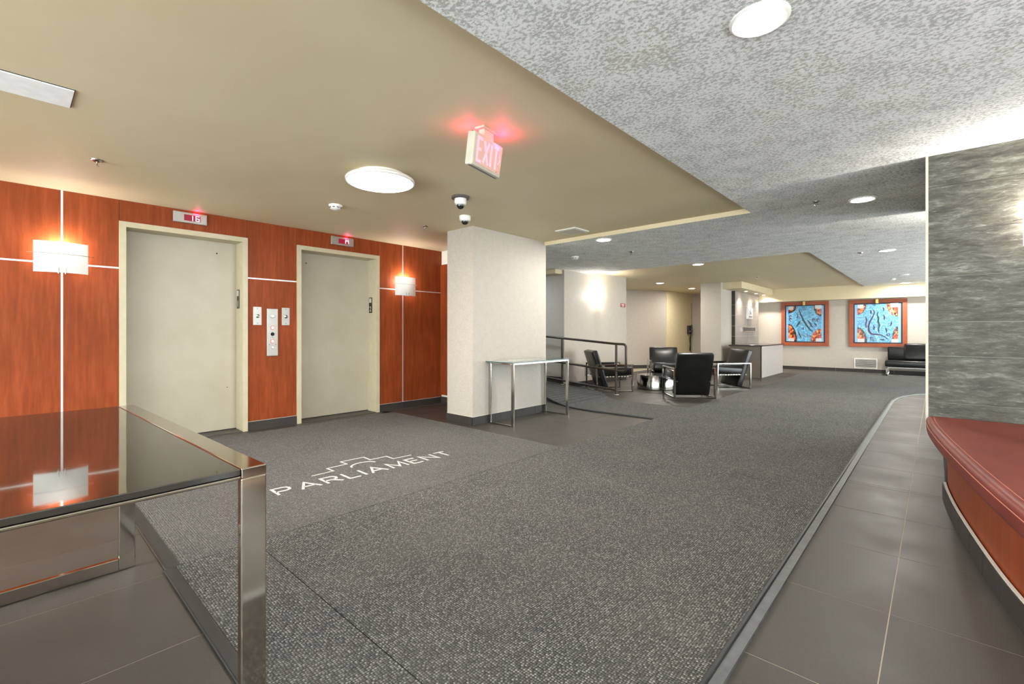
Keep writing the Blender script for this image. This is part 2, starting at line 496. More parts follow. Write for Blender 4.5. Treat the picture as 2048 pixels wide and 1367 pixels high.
rest = B().box(-0.72, 3.0, -3.5, -0.9, -0.006, 0.0).box(1.2, 3.0, -0.9, 15.4, -0.006, 0).box(-5.6, -0.72, -3.5, -0.9, -0.006, 0).box(-5.6, -3.8, -0.9, 0.5, -0.006, 0).build('tile_far', M['tile'], floor)
rest['kind'] = 'stuff'

# ---- ceilings
cb = B().box(-9.2, 3.2, -3.7, 15.7, ZO, ZO + 0.2)
struct(cb.build('ceiling', M['olive']), 'smooth beige painted ceiling tray above the lifts')
tb = B()
for (x0, x1, y0, y1) in [(-1.36, 3.2, -3.7, 5.0), (-9.2, 3.2, 5.0, 8.05), (-1.40, 3.2, 8.05, 15.7)]:
    tb.box(x0, x1, y0, y1, ZT, ZO + 0.02)
for f in tb.bm.faces:
    f.normal_update()
    if abs(f.normal.z) < 0.5: f.material_index = 1
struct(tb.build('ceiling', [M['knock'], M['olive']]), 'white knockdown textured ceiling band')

# ---- lift wall with openings
D1, D2 = (0.70, 1.79), (2.325, 3.43)
FT = 2.13
wl = B()
for (a, b, z0, z1) in [(-3.7, D1[0] + .03, 0, ZO), (D1[0] + .03, D1[1] - .03, FT - .03, ZO), (D1[1] - .03, D2[0] + .03, 0, ZO), (D2[0] + .03, D2[1] - .03, FT - .03, ZO), (D2[1] - .03, 4.52, 0, ZO)]:
    wl.box(-6.0, XW - 0.02, a, b, z0, z1)
wall_left = struct(wl.build('wall_left', M['steel_strip']), 'cherry veneer panelled wall around two lifts')
S1, S2, ZS, gp = 0.318, 3.815, 1.692, 0.007
BT = 0.10
def panel(y0, y1, z0, z1):
    B().box(XW - 0.02, XW, y0, y1, z0, z1).build('wood_panel', M['wood'], wall_left)
yl = [(-3.7, -2.4), (-2.386, S1 - gp), (S1 + gp, D1[0]), (D1[1], D2[0]), (D2[1], S2 - gp), (S2 + gp, 4.52)]
for a, b in yl:
    panel(a, b, BT, ZS - gp); panel(a, b, ZS + gp, ZO)
for a, b in (D1, D2):
    panel(a + 0.003, b - 0.003, FT + 0.002, ZO)
for a in (S1, S2):
    B().box(XW - 0.018, XW + 0.002, a - gp, a + gp, BT, ZO).build('metal_strip', M['steel_strip'], wall_left)
for a, b in yl:
    B().box(XW - 0.018, XW + 0.002, a, b, ZS - gp, ZS + gp).build('metal_strip', M['steel_strip'], wall_left)
# baseboards of the lift wall
bb = struct(B().box(XW - 0.015, XW - 0.001, -3.5, D1[0], 0, BT).box(XW - 0.015, XW - 0.001, D1[1], D2[0], 0, BT).box(XW - 0.015, XW - 0.001, D2[1], 4.52, 0, BT).build('baseboard_left', M['grout_w']), 'charcoal tile skirting under the cherry panels')
for a, b in [(-3.5, -0.5), (-0.495, 0.11), (0.115, D1[0]), (D1[1] + 0.005, D2[0]), (D2[1], S2 - 0.003), (S2 + 0.003, 4.42), (4.424, 4.52)]:
    B().box(XW - 0.014, XW + 0.012, a, b, 0, BT - 0.004).build('tile', M['basetile'], bb)
# return wall behind the column
wr = struct(B().box(-6.0, -4.44, 4.52, 4.72, 0, ZO).build('wall_alcove', M['paint_white']), 'short return wall beside the lifts, white above cherry')
B().box(-5.62, -4.46, 4.50, 4.52, 0.13, 2.12).build('wood_panel', M['wood'], wr)
B().box(-5.62, -4.46, 4.495, 4.52, 0, BT).build('tile', M['basetile'], wr)

# ---- lift doors
def lift(n, y0, y1, label):
    e = bpy.data.objects.new('door_%d' % n, None); C.objects.link(e); e.location = (XW, (y0 + y1) / 2, 0)
    struct(e, label)
    yc = (y0 + y1) / 2; h = (y1 - y0) / 2
    fb = B()
    fw_, rec = 0.05, -0.20
    fb.box(rec - 0.03, 0.022, -h, -h + fw_, 0, FT).box(rec - 0.03, 0.022, h - fw_, h, 0, FT).box(rec - 0.03, 0.022, -h + fw_, h - fw_, FT - fw_, FT)
    fb.build('door_frame', M['frame'], e)
    B().box(rec - 0.03, rec, -h + fw_, h - fw_, 0.012, FT - fw_).build('door_leaf', M['door'], e)
    B().box(rec - 0.035, 0.02, -h + fw_, h - fw_, 0, 0.006).build('sill', M['tile'], e)
    B().box(rec - 0.002, rec + 0.0015, -h + fw_, h - fw_, 0.006, 0.016).build('door_gap', M['seam'], e)
    k = h - fw_ - 0.19 if n == 1 else -h + fw_ + 0.15
    B().cyl((rec, k, 1.955), (rec + 0.003, k, 1.955), 0.008).build('keyhole', M['seam'], e)
    if n == 1:
        B().cyl((rec, k + 0.10, 0.48), (rec + 0.003, k + 0.10, 0.48), 0.005).build('screw', M['seam'], e)
    # jamb sign on the right reveal, facing the camera side
    yj = h - fw_
    s = B().box(-0.165, -0.085, yj - 0.004, yj, 1.355, 1.565).build('jamb_sign', M['black'], e)
    B().box(-0.155, -0.100, yj - 0.006, yj - 0.003, 1.495, 1.555).build('pictogram', M['tape'], s)
    text('number', str(n), 0.10, M['tape'], s, basis((-0.125, yj - 0.005, 1.405), (1, 0, 0), (0, 0, 1)), 0.001)
    return e
lift(1, *D1, 'left cream lift door with reveal frame, marked 1')
lift(2, *D2, 'right cream lift door with reveal frame, marked 2')

# ---- column
col = struct(B().box(-4.44, -3.98, 3.66, 5.03, 0, ZO).build('wall_column', M['paper']), 'cream papered column between lifts and ramp')
def basetiles(parent, axis, c, a, b, step, z0=0, h=BT, out=1):
    """skirting tiles on a wall: axis 'x' wall at x=c running in y, or 'y' wall at y=c running in x"""
    p = a
    while p < b - 0.02:
        q = min(p + step, b)
        bo = B()
        lo, hi = (c, c + 0.012 * out) if out > 0 else (c - 0.012, c)
        if axis == 'x': bo.box(lo, hi, p, q - 0.004, z0, z0 + h)
        else: bo.box(p, q - 0.004, lo, hi, z0, z0 + h)
        bo.build('tile', M['basetile'], parent)
        p = q
basetiles(col, 'x', -3.98, 3.648, 5.04, 0.38)
basetiles(col, 'y', 3.66, -4.45, -3.968, 0.5, out=-1)
bg = B().box(-3.98, -3.975, 3.655, 5.03, 0, BT + 0.004).box(-4.44, -3.975, 3.655, 3.66, 0, BT + 0.004).build('grout_line', M['grout_w'], col)

# ---- ramp side walls
wr2 = struct(B().box(-9.0, -5.6, 7.2, 7.4, 0, ZO).build('wall_ramp', M['paper']), 'pale wall behind the ramp handrail')
for i in range(8):
    xa = -5.27 - 0.45 * i; zz = max(0, (-4.05 - xa) / 13 + 0.01)
    B().box(xa - 0.445, xa, 7.19, 7.2, zz - 0.03, zz + 0.12).build('tile', M['basetile'], wr2)
struct(B().box(-9.2, -9.0, 4.5, 7.4, 0, ZO).build('wall_ramp_end', M['paper']))
struct(B().box(-9.0, -6.0, 4.55, 4.72, 0, ZO).build('wall_ramp_near', M['paper']))
struct(B().box(-9.0, -5.3, 6.98, 7.2, 2.20, ZT).build('trim_1', M['olive']), 'lowered lintel over the ramp passage')
ws = struct(B().box(-5.6, -5.25, 7.4, 9.6, 0, ZO).box(-5.6, -5.25, 7.2, 7.4, 0, ZO).build('wall_lounge', M['paper']), 'cream papered wall with a bright wall light behind the lounge')
basetiles(ws, 'x', -5.25, 7.2, 9.6, 0.61)
wd = struct(B().prism([(-5.6, 9.4), (-5.6, 9.6), (-6.75, 9.6), (-6.75, 12.4), (-6.02, 13.45), (-6.02, YF), (-6.3, YF), (-6.3, 13.5), (-7.0, 12.5), (-7.0, 9.4)], 0, ZO).build('wall_hall', [M['paper'], M['paint_yellow']]), 'angled cream wall at the back of the lounge')
X45 = basis((-6.75, 12.4, 0), (0.73, 1.05, 0), (-1.05, 0.73, 0))
for k in range(2):
    B().box(k * 0.64, k * 0.64 + 0.63, -0.012, 0, 0, BT, X=X45).build('tile', M['basetile'], wd)
B().box(-6.02, -6.005, 13.45, YF, 0, ZO).build('painted_panel', M['paint_yellow'], wd)
B().box(-6.005, -5.99, 15.28, YF, 0, 2.05).build('door_casing', M['frame'], wd)

# ---- reception pillar, soffit, tile feature
wp = struct(B().box(-4.47, -3.97, 12.05, 12.6, 0, ZO).box(-4.47, -3.99, 12.6, YF, 0, ZO).build('wall_reception', M['paper']), 'cream papered pillar behind the reception desk')
basetiles(wp, 'y', 12.05, -4.47, -3.97, 0.6, out=-1)
feat = B().box(-3.99, -3.915, 12.95, 15.12, 0, 2.17).build('feature_slab', M['grout_w'], wp)
zj = [0, 0.40, 0.70, 0.975, 1.247, 1.52, 1.80, 2.17]
for k in range(len(zj) - 1):
    for a, b in ((12.945, 14.03), (14.034, 15.12)):
        B().box(-3.92, -3.905, a + .003, b - .002, zj[k] + .003, zj[k + 1] - .003).build('tile', M['desktile'], wp)
    B().box(-3.99, -3.905, 12.938, 12.95, zj[k] + .002, zj[k + 1] - .003).build('edge_tile', M['basetile'], wp)
struct(B().box(-4.1, -3.53, 12.2, YF, 2.17, ZO + 0.01).build('trim_2', M['olive']), 'boxed soffit with three spotlights over reception')

# ---- far wall, bulkhead
wf = struct(B().box(-6.3, 3.2, YF, YF + 0.2, 0, ZO).build('wall_far', M['paper']), 'cream papered far wall with two framed artworks')
basetiles(wf, 'y', YF, -3.9, 2.0, 0.62, out=-1)
struct(B().box(-3.99, 3.2, YF - 0.25, YF, 1.965, ZO).build('trim_3', M['olive']), 'beige bulkhead across the top of the far wall')
struct(B().box(3.0, 3.2, -3.7, -3.3, 0, ZO).box(3.0, 3.2, -0.7, 1.75, 0, ZO).box(3.0, 3.2, 4.1, 7.0, 0, ZO).box(3.0, 3.2, 14.5, YF, 0, ZO).build('wall_right', M['paper']), 'cream wall at the right of the lobby')
struct(B().box(-6.0, -5.5, -3.7, -3.5, 0, ZO).box(2.9, 3.0, -3.7, -3.5, 0, ZO).build('wall_back', M['paper']), 'cream wall piers behind the viewpoint')
def glazing(n, a, b, c, axis, label):
    e = bpy.data.objects.new('window_%d' % n, None); C.objects.link(e); struct(e, label)
    N = max(1, round((b - a) / 1.4)); wd = (b - a) / N
    def bx(u0, u1, d0, d1, z0, z1):
        return B().box(u0, u1, c + d0, c + d1, z0, z1) if axis == 'y' else B().box(c + d0, c + d1, u0, u1, z0, z1)
    for i in range(N + 1):
        u = a + i * wd
        bx(u - 0.03, u + 0.03, -0.05, 0.05, 0, ZT).build('mullion', M['steel'], e)
    for i in range(N):
        u = a + i * wd
        bx(u + 0.03, u + wd - 0.03, -0.05, 0.05, 0, 0.08).build('bottom_rail', M['steel'], e)
        bx(u + 0.03, u + wd - 0.03, -0.05, 0.05, ZT - 0.08, ZT).build('top_rail', M['steel'], e)
        bx(u + 0.03, u + wd - 0.03, -0.005, 0.005, 0.08, ZT - 0.08).build('pane', M['pane'], e)
glazing(1, -5.5, 2.9, -3.6, 'y', 'added glazed wall behind the viewpoint for daylight fill')  # unseen glazing added so daylight brightens the ceilings
glazing(3, 1.75, 4.1, 3.1, 'x', 'added glazing beside the bench for daylight fill on the lifts')  # unseen opening added to throw daylight onto the lift wall
glazing(4, -3.3, -0.7, 3.1, 'x', 'added glazing at right behind the viewpoint for daylight fill')  # unseen opening added as daylight fill
glazing(2, 7.0, 14.5, 3.1, 'x', 'glazed side entrance beyond the stone block')

# ---- grey stone block
sb = struct(B().box(-0.045, 3.0, 4.212, 6.09, 0.44, ZT).build('wall_stone', M['grout_w']), 'grey travertine tiled block above the red bench')
zz = [0.44, 0.626, 0.936, 1.163, 1.466, 1.765, 2.066, ZT]
for k in range(len(zz) - 1):
    xs = [-0.04, 0.98, 2.0, 3.0]
    for a, b in zip(xs, xs[1:]):
        B().box(a, b - 0.003, 4.20, 4.215, zz[k] + 0.0015, zz[k + 1] - 0.0015).build('tile', M['stone'], sb)
    B().box(-0.052, -0.043, 4.215, 5.15, zz[k] + .0015, zz[k + 1] - .0015).build('tile', M['stone'], sb)
    B().box(-0.052, -0.043, 5.153, 6.09, zz[k] + .0015, zz[k + 1] - .0015).build('tile', M['stone'], sb)
B().box(-0.054, -0.040, 4.196, 4.214, 0.44, ZT).build('corner_trim', M['cream_plastic'], sb)
pl = B().box(0.06, 3.0, 4.22, 6.08, 0.0, 0.44).build('recessed_plinth', M['wood'], sb)
for k in range(4):
    B().box(0.045, 0.06, 4.22 + k * 0.465, 4.22 + k * 0.465 + 0.461, 0, 0.10).build('tile', M['basetile'], sb)

# ================================================================= CARPETS
CH = 0.010
# main corridor runner
RE = [(-0.535, 0.87), (-0.535, 8.9), (-0.53, 9.4), (-0.49, 9.85), (-0.41, 10.25), (-0.27, 10.65), (-0.09, 10.95), (0.15, 11.15), (0.5, 11.25), (1.6, 11.3)]
cp = RE + [(1.6, 15.385), (-2.47, 15.385), (-2.60, 9.5), (-2.602, 0.87)]
main = thing('carpet', 'long charcoal loop carpet running down the corridor', 'carpet')
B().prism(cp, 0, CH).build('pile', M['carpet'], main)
B().ribbon([(p[0] + 0.022, p[1] - 0.0) for p in RE], 0.055, 0, 0.013).build('edge_strip', M['edging'], main)
B().tube([(p[0] + 0.005, p[1], 0.010) for p in RE], 0.011, 8).build('edge_bead', M['rubber'], main, smooth=60)
ent = thing('carpet', 'short charcoal carpet strip at the near end of the corridor', 'carpet')
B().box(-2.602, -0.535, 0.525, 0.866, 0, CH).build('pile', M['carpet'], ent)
B().ribbon([(-0.513, 0.525), (-0.513, 0.868)], 0.055, 0, 0.013).build('edge_strip', M['edging'], ent)
B().box(-2.602, -0.5, 0.480, 0.526, 0, 0.013, bev=0.005).build('edge_strip', M['rubber'], ent)
mat_ = thing('carpet', 'ribbed grey carpet with pale building emblem before the lifts', 'carpet')
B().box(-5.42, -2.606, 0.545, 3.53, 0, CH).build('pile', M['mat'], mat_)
B().box(-5.42, -2.604, 0.490, 0.546, 0, 0.013, bev=0.005).build('edge_strip', M['rubber'], mat_)
# emblem
zl0, zl1 = CH - 0.002, CH + 0.0012
sky = [(-3.472, 1.548), (-3.472, 1.720), (-3.571, 1.715), (-3.573, 1.885), (-3.670, 1.880), (-3.662, 2.085), (-3.545, 2.08), (-3.539, 2.233), (-3.430, 2.235), (-3.417, 2.404)]
B().ribbon(sky, 0.014, zl0, zl1).build('emblem_outline', M['logo'], mat_)
arc = [(-3.452 - 0.075 * math.sin(math.pi * t / 10), 1.97 - 0.105 * math.cos(math.pi * t / 10)) for t in range(11)]
B().ribbon(arc, 0.016, zl0, zl1).build('emblem_arch', M['logo'], mat_)
# lettering strokes, drawn on a unit-height grid
GL = {'P': (0.72, [[(0, 0), (0, 1), (.5, 1), (.66, .93), (.72, .78), (.72, .68), (.66, .53), (.5, .46), (0, .46)]]),
      'A': (0.92, [[(0, 0), (.46, 1), (.92, 0)], [(.17, .33), (.75, .33)]]),
      'R': (0.76, [[(0, 0), (0, 1), (.5, 1), (.66, .93), (.72, .78), (.72, .70), (.66, .55), (.5, .48), (0, .48)], [(.38, .48), (.76, 0)]]),
      'L': (0.60, [[(0, 1), (0, 0), (.6, 0)]]),
      'I': (0.0, [[(0, 0), (0, 1)]]),
      'M': (0.95, [[(0, 0), (0.06, 1), (.475, .15), (.89, 1), (.95, 0)]]),
      'E': (0.62, [[(.62, 1), (0, 1), (0, 0), (.62, 0)], [(0, .52), (.56, .52)]]),
      'N': (0.78, [[(0, 0), (0, 1), (.78, 0), (.78, 1)]]),
      'T': (0.74, [[(0, 1), (.74, 1)], [(.37, 1), (.37, 0)]])}
word = 'PARLIAMENT'
gap = 0.36
tot = sum(GL[c][0] for c in word) + gap * (len(word) - 1)
LEN, CAP = 1.45, 0.145
adv = LEN / tot
cur = 0.0
y_start, x_base0, x_base1 = 1.225, -3.228, -3.160
for c in word:
    wd_, strokes = GL[c]
    lb = B()
    for st in strokes:
        pts = []
        for (u, v) in st:
            yy = y_start + (cur + u) * adv
            xb = x_base0 + (x_base1 - x_base0) * (yy - y_start) / LEN
            pts.append((xb - v * CAP, yy))
        lb.ribbon(pts, 0.019, zl0, zl1)
    lb.build('letter', M['logo'], mat_)
    cur += wd_ + gap
# ramp carpet
def rz(x):
    return max(0.0, (-4.05 - x) / 13.0)
fr = [(-2.604, 5.46), (-2.95, 5.445), (-3.45, 5.42), (-3.75, 5.45), (-4.0, 5.53), (-4.3, 5.66), (-4.6, 5.82), (-5.2, 5.95), (-7.0, 6.0), (-8.9, 6.0)]
bk = [(-2.604, 6.60), (-2.95, 6.58), (-3.45, 6.52), (-3.75, 6.55), (-4.0, 6.72), (-4.3, 7.05), (-4.6, 7.16), (-5.2, 7.16), (-7.0, 7.16), (-8.9, 7.16)]
ramp = thing('ramp', 'grey carpeted wheelchair ramp rising left behind the column', 'ramp')
rb = B()
T_ = [[rb.bm.verts.new((p[0], p[1], rz(p[0]) + CH)) for p in L] for L in (fr, bk)]
Bo = [[rb.bm.verts.new((p[0], p[1], 0)) for p in L] for L in (fr, bk)]
for i in range(len(fr) - 1):
    rb.bm.faces.new([T_[0][i], T_[0][i + 1], T_[1][i + 1], T_[1][i]])
    rb.bm.faces.new([T_[0][i], T_[0][i + 1], Bo[0][i + 1], Bo[0][i]])
    rb.bm.faces.new([T_[1][i], T_[1][i + 1], Bo[1][i + 1], Bo[1][i]])
rb.bm.faces.new([T_[0][0], T_[1][0], Bo[1][0], Bo[0][0]])
rb.bm.faces.new([T_[0][-1], T_[1][-1], Bo[1][-1], Bo[0][-1]])
for i in range(len(fr) - 1):
    rb.bm.faces.new([Bo[0][i], Bo[0][i + 1], Bo[1][i + 1], Bo[1][i]])
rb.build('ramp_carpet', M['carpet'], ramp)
B().tube([(p[0], p[1] - 0.006, rz(p[0]) + 0.009) for p in fr], 0.013, 8).build('edge_strip', M['rubber'], ramp, smooth=60)

# ================================================================= LIGHT FITTINGS
def downlight(loc, label, r=0.085, k=1.0, warm=(1, 0.95, 0.87)):
    e = thing('downlight', label, 'ceiling light', loc, group='recessed downlights')
    B().lathe([(r * 1.22, 0), (r * 1.22, -0.006), (r * 1.12, -0.011), (r * 1.0, -0.008), (r * 0.98, 0)], 28).build('trim_ring', M['white_plastic'], e, smooth=40)
    B().lathe([(r * 0.98, 0.0), (r * 0.98, -0.005), (r * 0.6, -0.010), (0, -0.012)], 28).build('lens', M['lens'], e, smooth=40)
    lamp('downlight_lamp', 'AREA', P_DOWN * k, (0, 0, -0.016), e, warm, r * 1.8)
    return e
downlight((-0.493, 1.92, ZT), 'large glaring downlight in the textured ceiling nearest the viewer')
downlight((-3.156, 5.181, ZT), 'downlight in the textured ceiling just beyond the beige tray edge', k=1.4)
downlight((-0.486, 5.157, ZT), 'downlight in the textured ceiling beside the grey stone block', k=1.0)
downlight((-0.529, 8.637, ZT), 'downlight in the textured ceiling beyond the stone block', k=2.6)
downlight((-0.56, 14.7, ZT), 'farthest downlight close to the bulkhead above the black sofa', k=2.6)
downlight((-3.215, 8.539, ZO), 'downlight in the far beige tray above the armchairs', k=2.4)
downlight((-5.28 * .98, 11.2, ZO), 'downlight in the far tray in front of the angled wall', k=2.0)
downlight((-5.15, 13.2, ZO), 'small downlight washing the pale yellow wall', k=1.6)
for i, y in enumerate((-2.4,)):
    downlight((-0.49, y, ZT), 'added downlight behind the viewpoint for fill light')  # unseen lamp added as fill behind the camera
# reception spots
for i, (y, nm) in enumerate(((13.3, 'nearest'), (14.25, 'middle'), (15.0, 'farthest'))):
    e = thing('soffit_spotlight', nm + ' of three small spotlights under the reception soffit', 'spotlight', (-3.74, y, 2.17), group='reception soffit spotlights')
    B().lathe([(0.06, 0), (0.06, -0.006), (0.05, -0.008), (0.048, 0)], 20).build('trim_ring', M['steel'], e, smooth=40)
    B().lathe([(0.046, 0), (0.046, -0.004), (0, -0.006)], 20).build('lens', M['lens'], e, smooth=40)
    lamp('spotlight_lamp', 'AREA', 7.0, (0, 0, -0.012), e, (1, 0.93, 0.84), 0.07, (0, R(-14), 0), 120)
# round flush light
e = thing('flush_ceiling_light', 'round white flush ceiling light glowing in front of the lifts', 'ceiling light', (-3.22, 1.98, ZO))
B().lathe([(0.19, 0), (0.19, -0.034), (0.258, -0.036), (0.264, -0.046), (0.262, -0.058), (0.252, -0.064), (0.246, -0.058)], 48).build('rim', M['white_plastic'], e, smooth=40)
B().lathe([(0.249, -0.058), (0.24, -0.068), (0.18, -0.082), (0.09, -0.091), (0, -0.094)], 48).build('diffuser', M['flush_lens'], e, smooth=60)
lamp('flush_lamp', 'AREA', P_FLUSH, (0, 0, -0.105), e, (1, 0.96, 0.9), 0.42)
e2 = dup(e, (-3.2, -1.9, ZO), (0, 0, 0), 'round flush ceiling light behind the viewpoint')

# wall sconces: local x = along wall, y = out of wall, z up
def sconce(loc, rotz, label, k=1.0, tint=(1, 0.95, 0.88)):
    e = thing('wall_light', label, 'wall light', loc, (0, 0, rotz), group='frosted glass wall lights')
    B().box(-0.06, 0.06, 0, 0.018, 0.03, 0.15, bev=0.004).build('back_plate', M['steel'], e)
    n = 14; wdt = 0.17
    pb = B()
    ring = []
    for i in range(n + 1):
        t = -1 + 2 * i / n
        x = t * wdt; y = 0.105 - 0.045 * t * t
        ring.append([pb.bm.verts.new(p) for p in ((x, y, 0), (x, y, 0.262), (x, y + 0.005, 0.262), (x, y + 0.005, 0))])
    for a, b in zip(ring, ring[1:]):
        for j in range(4):
            pb.bm.faces.new([a[j], a[(j + 1) % 4], b[(j + 1) % 4], b[j]])
    pb.bm.faces.new(ring[0]); pb.bm.faces.new(list(reversed(ring[-1])))
    pb.build('glass_shade', M['frost'], e, smooth=40)
    B().tube([(t * 0.21, 0.116 - 0.045 * (t * 0.21 / wdt) ** 2, 0.160) for t in [-1 + 0.2 * i for i in range(11)]], 0.0022, 6).build('cross_rod', M['steel'], e)
    for x in (-0.022, 0.022):
        B().tube([(x, 0.02, 0.02), (x, 0.09, -0.006), (x, 0.114, -0.006), (x, 0.114, 0.042)], 0.0035, 6).build('clip', M['steel'], e)
    B().box(-0.045, 0.045, 0.015, 0.055, 0.07, 0.09).build('bulb_holder', M['white_plastic'], e)
    B().cyl((0, 0.05, 0.10), (0, 0.05, 0.20), 0.018, 12).build('bulb', M['bulb'], e, smooth=40)
    lamp('sconce_lamp', 'POINT', P_SCONCE * k, (0, 0.05, 0.215), e, tint, 0.03)
    return e
sconce((XW, 0.312, 1.603), R(-90), 'frosted glass wall light on the cherry wall left of both lifts', 0.75)
sconce((XW, -2.393, 1.605), R(-90), 'frosted glass wall light on the cherry wall out of view at left', 0.9)
sconce((XW, 3.818, 1.607), R(-90), 'frosted glass wall light on the cherry wall right of the lifts', 0.75)
sconce((-5.25, 8.36, 1.64), R(-90), 'glaring frosted wall light on the cream lounge wall', 3.0)
sconce((0.555, 4.196, 1.615), R(180), 'frosted wall light at the frame edge on the grey stone', 3.0)
sconce((0.555, 6.094, 1.615), R(0), 'frosted wall light on the hidden far face of the stone block', 3.8)
# cool lamps round the corner on the ramp
sconce((-6.6, 4.72, 1.62), R(0), 'cool frosted wall light out of sight on the ramp wall', 3.5, (0.72, 0.88, 1.0))
e = thing('ramp_ceiling_light', 'cool ceiling light hidden behind the column over the ramp', 'ceiling light', (-6.3, 6.3, ZT))
B().box(-0.3, 0.3, -0.08, 0.08, -0.03, 0, bev=0.008).build('diffuser', emis('cool_diffuser', (0.75, 0.9, 1, 1), 5), e)
lamp('ramp_lamp', 'AREA', 8, (0, 0, -0.036), e, (0.72, 0.88, 1.0), 0.3)

# ================================================================= CEILING ITEMS
def sprinkler(loc, label):
    e = thing('sprinkler', label, 'sprinkler', loc, group='ceiling sprinklers')
    B().lathe([(0.038, 0), (0.036, -0.006), (0.02, -0.009), (0.014, -0.016), (0.0, -0.016)], 18).build('rosette', M['chrome'], e, smooth=40)
    B().tube([(-0.012, 0, -0.014), (-0.014, 0, -0.028), (0, 0, -0.04), (0.014, 0, -0.028), (0.012, 0, -0.014)], 0.003, 6).cyl((0, 0, -0.016), (0, 0, -0.042), 0.003, 6).build('yoke', M['chrome'], e)
    B().lathe([(0, -0.041), (0.016, -0.042), (0.016, -0.044), (0, -0.045)], 12).build('deflector', M['steel'], e)
    return e
sprinkler((-4.443, 0.432, ZO), 'chrome sprinkler on the beige tray above the left wall light')
sprinkler((-4.406, 3.297, ZO), 'chrome sprinkler on the beige tray just left of the column')
sprinkler((-0.807, 4.97, ZT), 'sprinkler beside the downlight near the stone block')
sprinkler((-3.332, 6.237, ZT), 'sprinkler on the textured ceiling between the two trays')
sprinkler((-0.844, 8.637, ZT), 'sprinkler on the textured ceiling right of the far tray')
sprinkler((-3.0, 11.5, ZO), 'sprinkler in the far beige tray before the bulkhead')
def smoke(loc, label):
    e = thing('smoke_detector', label, 'smoke detector', loc, group='smoke detectors')
    B().lathe([(0.062, 0), (0.062, -0.012), (0.054, -0.016)], 24).build('base', M['white_plastic'], e, smooth=40)
    B().lathe([(0.054, -0.014), (0.05, -0.036), (0.036, -0.046), (0, -0.047)], 24).build('cover', M['white_plastic'], e, smooth=40)
    for k in range(8):
        a = k * math.pi / 4
        X = Matrix.Rotation(a, 4, 'Z')
        B().box(0.049, 0.0525, -0.013, 0.013, -0.032, -0.022, X=X).build('vent_slot', M['grey_plastic'], e)
    return e
smoke((-4.315, 2.158, ZO), 'white smoke detector on the beige tray before the right lift')
smoke((-4.206, 6.056, ZT), 'white smoke detector on the textured ceiling by the ramp')
def camdome(loc, label, base):
    e = thing('dome_camera', label, 'security camera', loc, group='dome cameras')
    z = 0
    if base:
        B().lathe([(0.082, 0), (0.082, -0.018), (0.06, -0.022), (0, -0.022)], 28).build('mount_ring', M['grey_plastic'], e, smooth=40); z = -0.022
    k = 0.9 if base else 1.0
    B().lathe([(0.060 * k, z), (0.060 * k, z - 0.03), (0.055 * k, z - 0.048), (0.042 * k, z - 0.056), (0.036 * k, z - 0.054)], 28).build('housing', M['white_plastic'], e, smooth=40)
    B().lathe([(0.038 * k, z - 0.052), (0.036 * k, z - 0.07), (0.026 * k, z - 0.084), (0.012 * k, z - 0.091), (0, z - 0.092)], 24).build('dome', M['black'], e, smooth=60)
    return e
camdome((-3.202, 2.794, ZO), 'dome camera on a dark mounting ring below the exit sign', True)
camdome((-3.708, 3.299, ZO), 'smaller white dome camera at the corner of the column', False)
# plates on the ceiling
e = thing('ceiling_vent', 'white square ceiling plate at the far corner of the beige tray', 'vent', (-3.28, 4.66, ZO))
B().box(-0.15, 0.15, -0.15, 0.15, -0.012, 0, bev=0.004).build('plate', M['white_plastic'], e)
B().box(-0.12, 0.12, -0.12, 0.12, -0.016, -0.011).build('inner_plate', M['cream_plastic'], e)
e = thing('access_panel', 'white rectangular ceiling panel at the left edge', 'panel', (-3.37, -0.17, ZO))
B().box(-0.13, 0.13, -0.40, 0.40, -0.008, 0, bev=0.002).build('panel', plain('bright_white_paint', (0.92, 0.92, 0.91, 1), 0.6), e)
B().box(-0.133, 0.133, -0.403, 0.403, -0.003, 0).build('frame', M['seam'], e)
e = thing('ceiling_speaker', 'small flat white plate on the far textured ceiling', 'speaker', (-0.5, 12.6, ZT))
B().lathe([(0.09, 0), (0.09, -0.012), (0.07, -0.018), (0, -0.018)], 24).build('grille', M['white_plastic'], e, smooth=40)
e = thing('ceiling_sensor', 'small white sensor near the far plate on the textured ceiling', 'sensor', (-0.72, 13.4, ZT))
B().lathe([(0.05, 0), (0.05, -0.02), (0.03, -0.035), (0, -0.036)], 16).build('body', M['white_plastic'], e, smooth=40)

# ---- exit sign: long side along direction q, leaning a little
qa = R(103.0)
e = thing('exit_sign', 'red lit EXIT sign hanging from the beige ceiling', 'exit sign', (-2.03, 1.98, ZO), (0, 0, qa + math.pi))
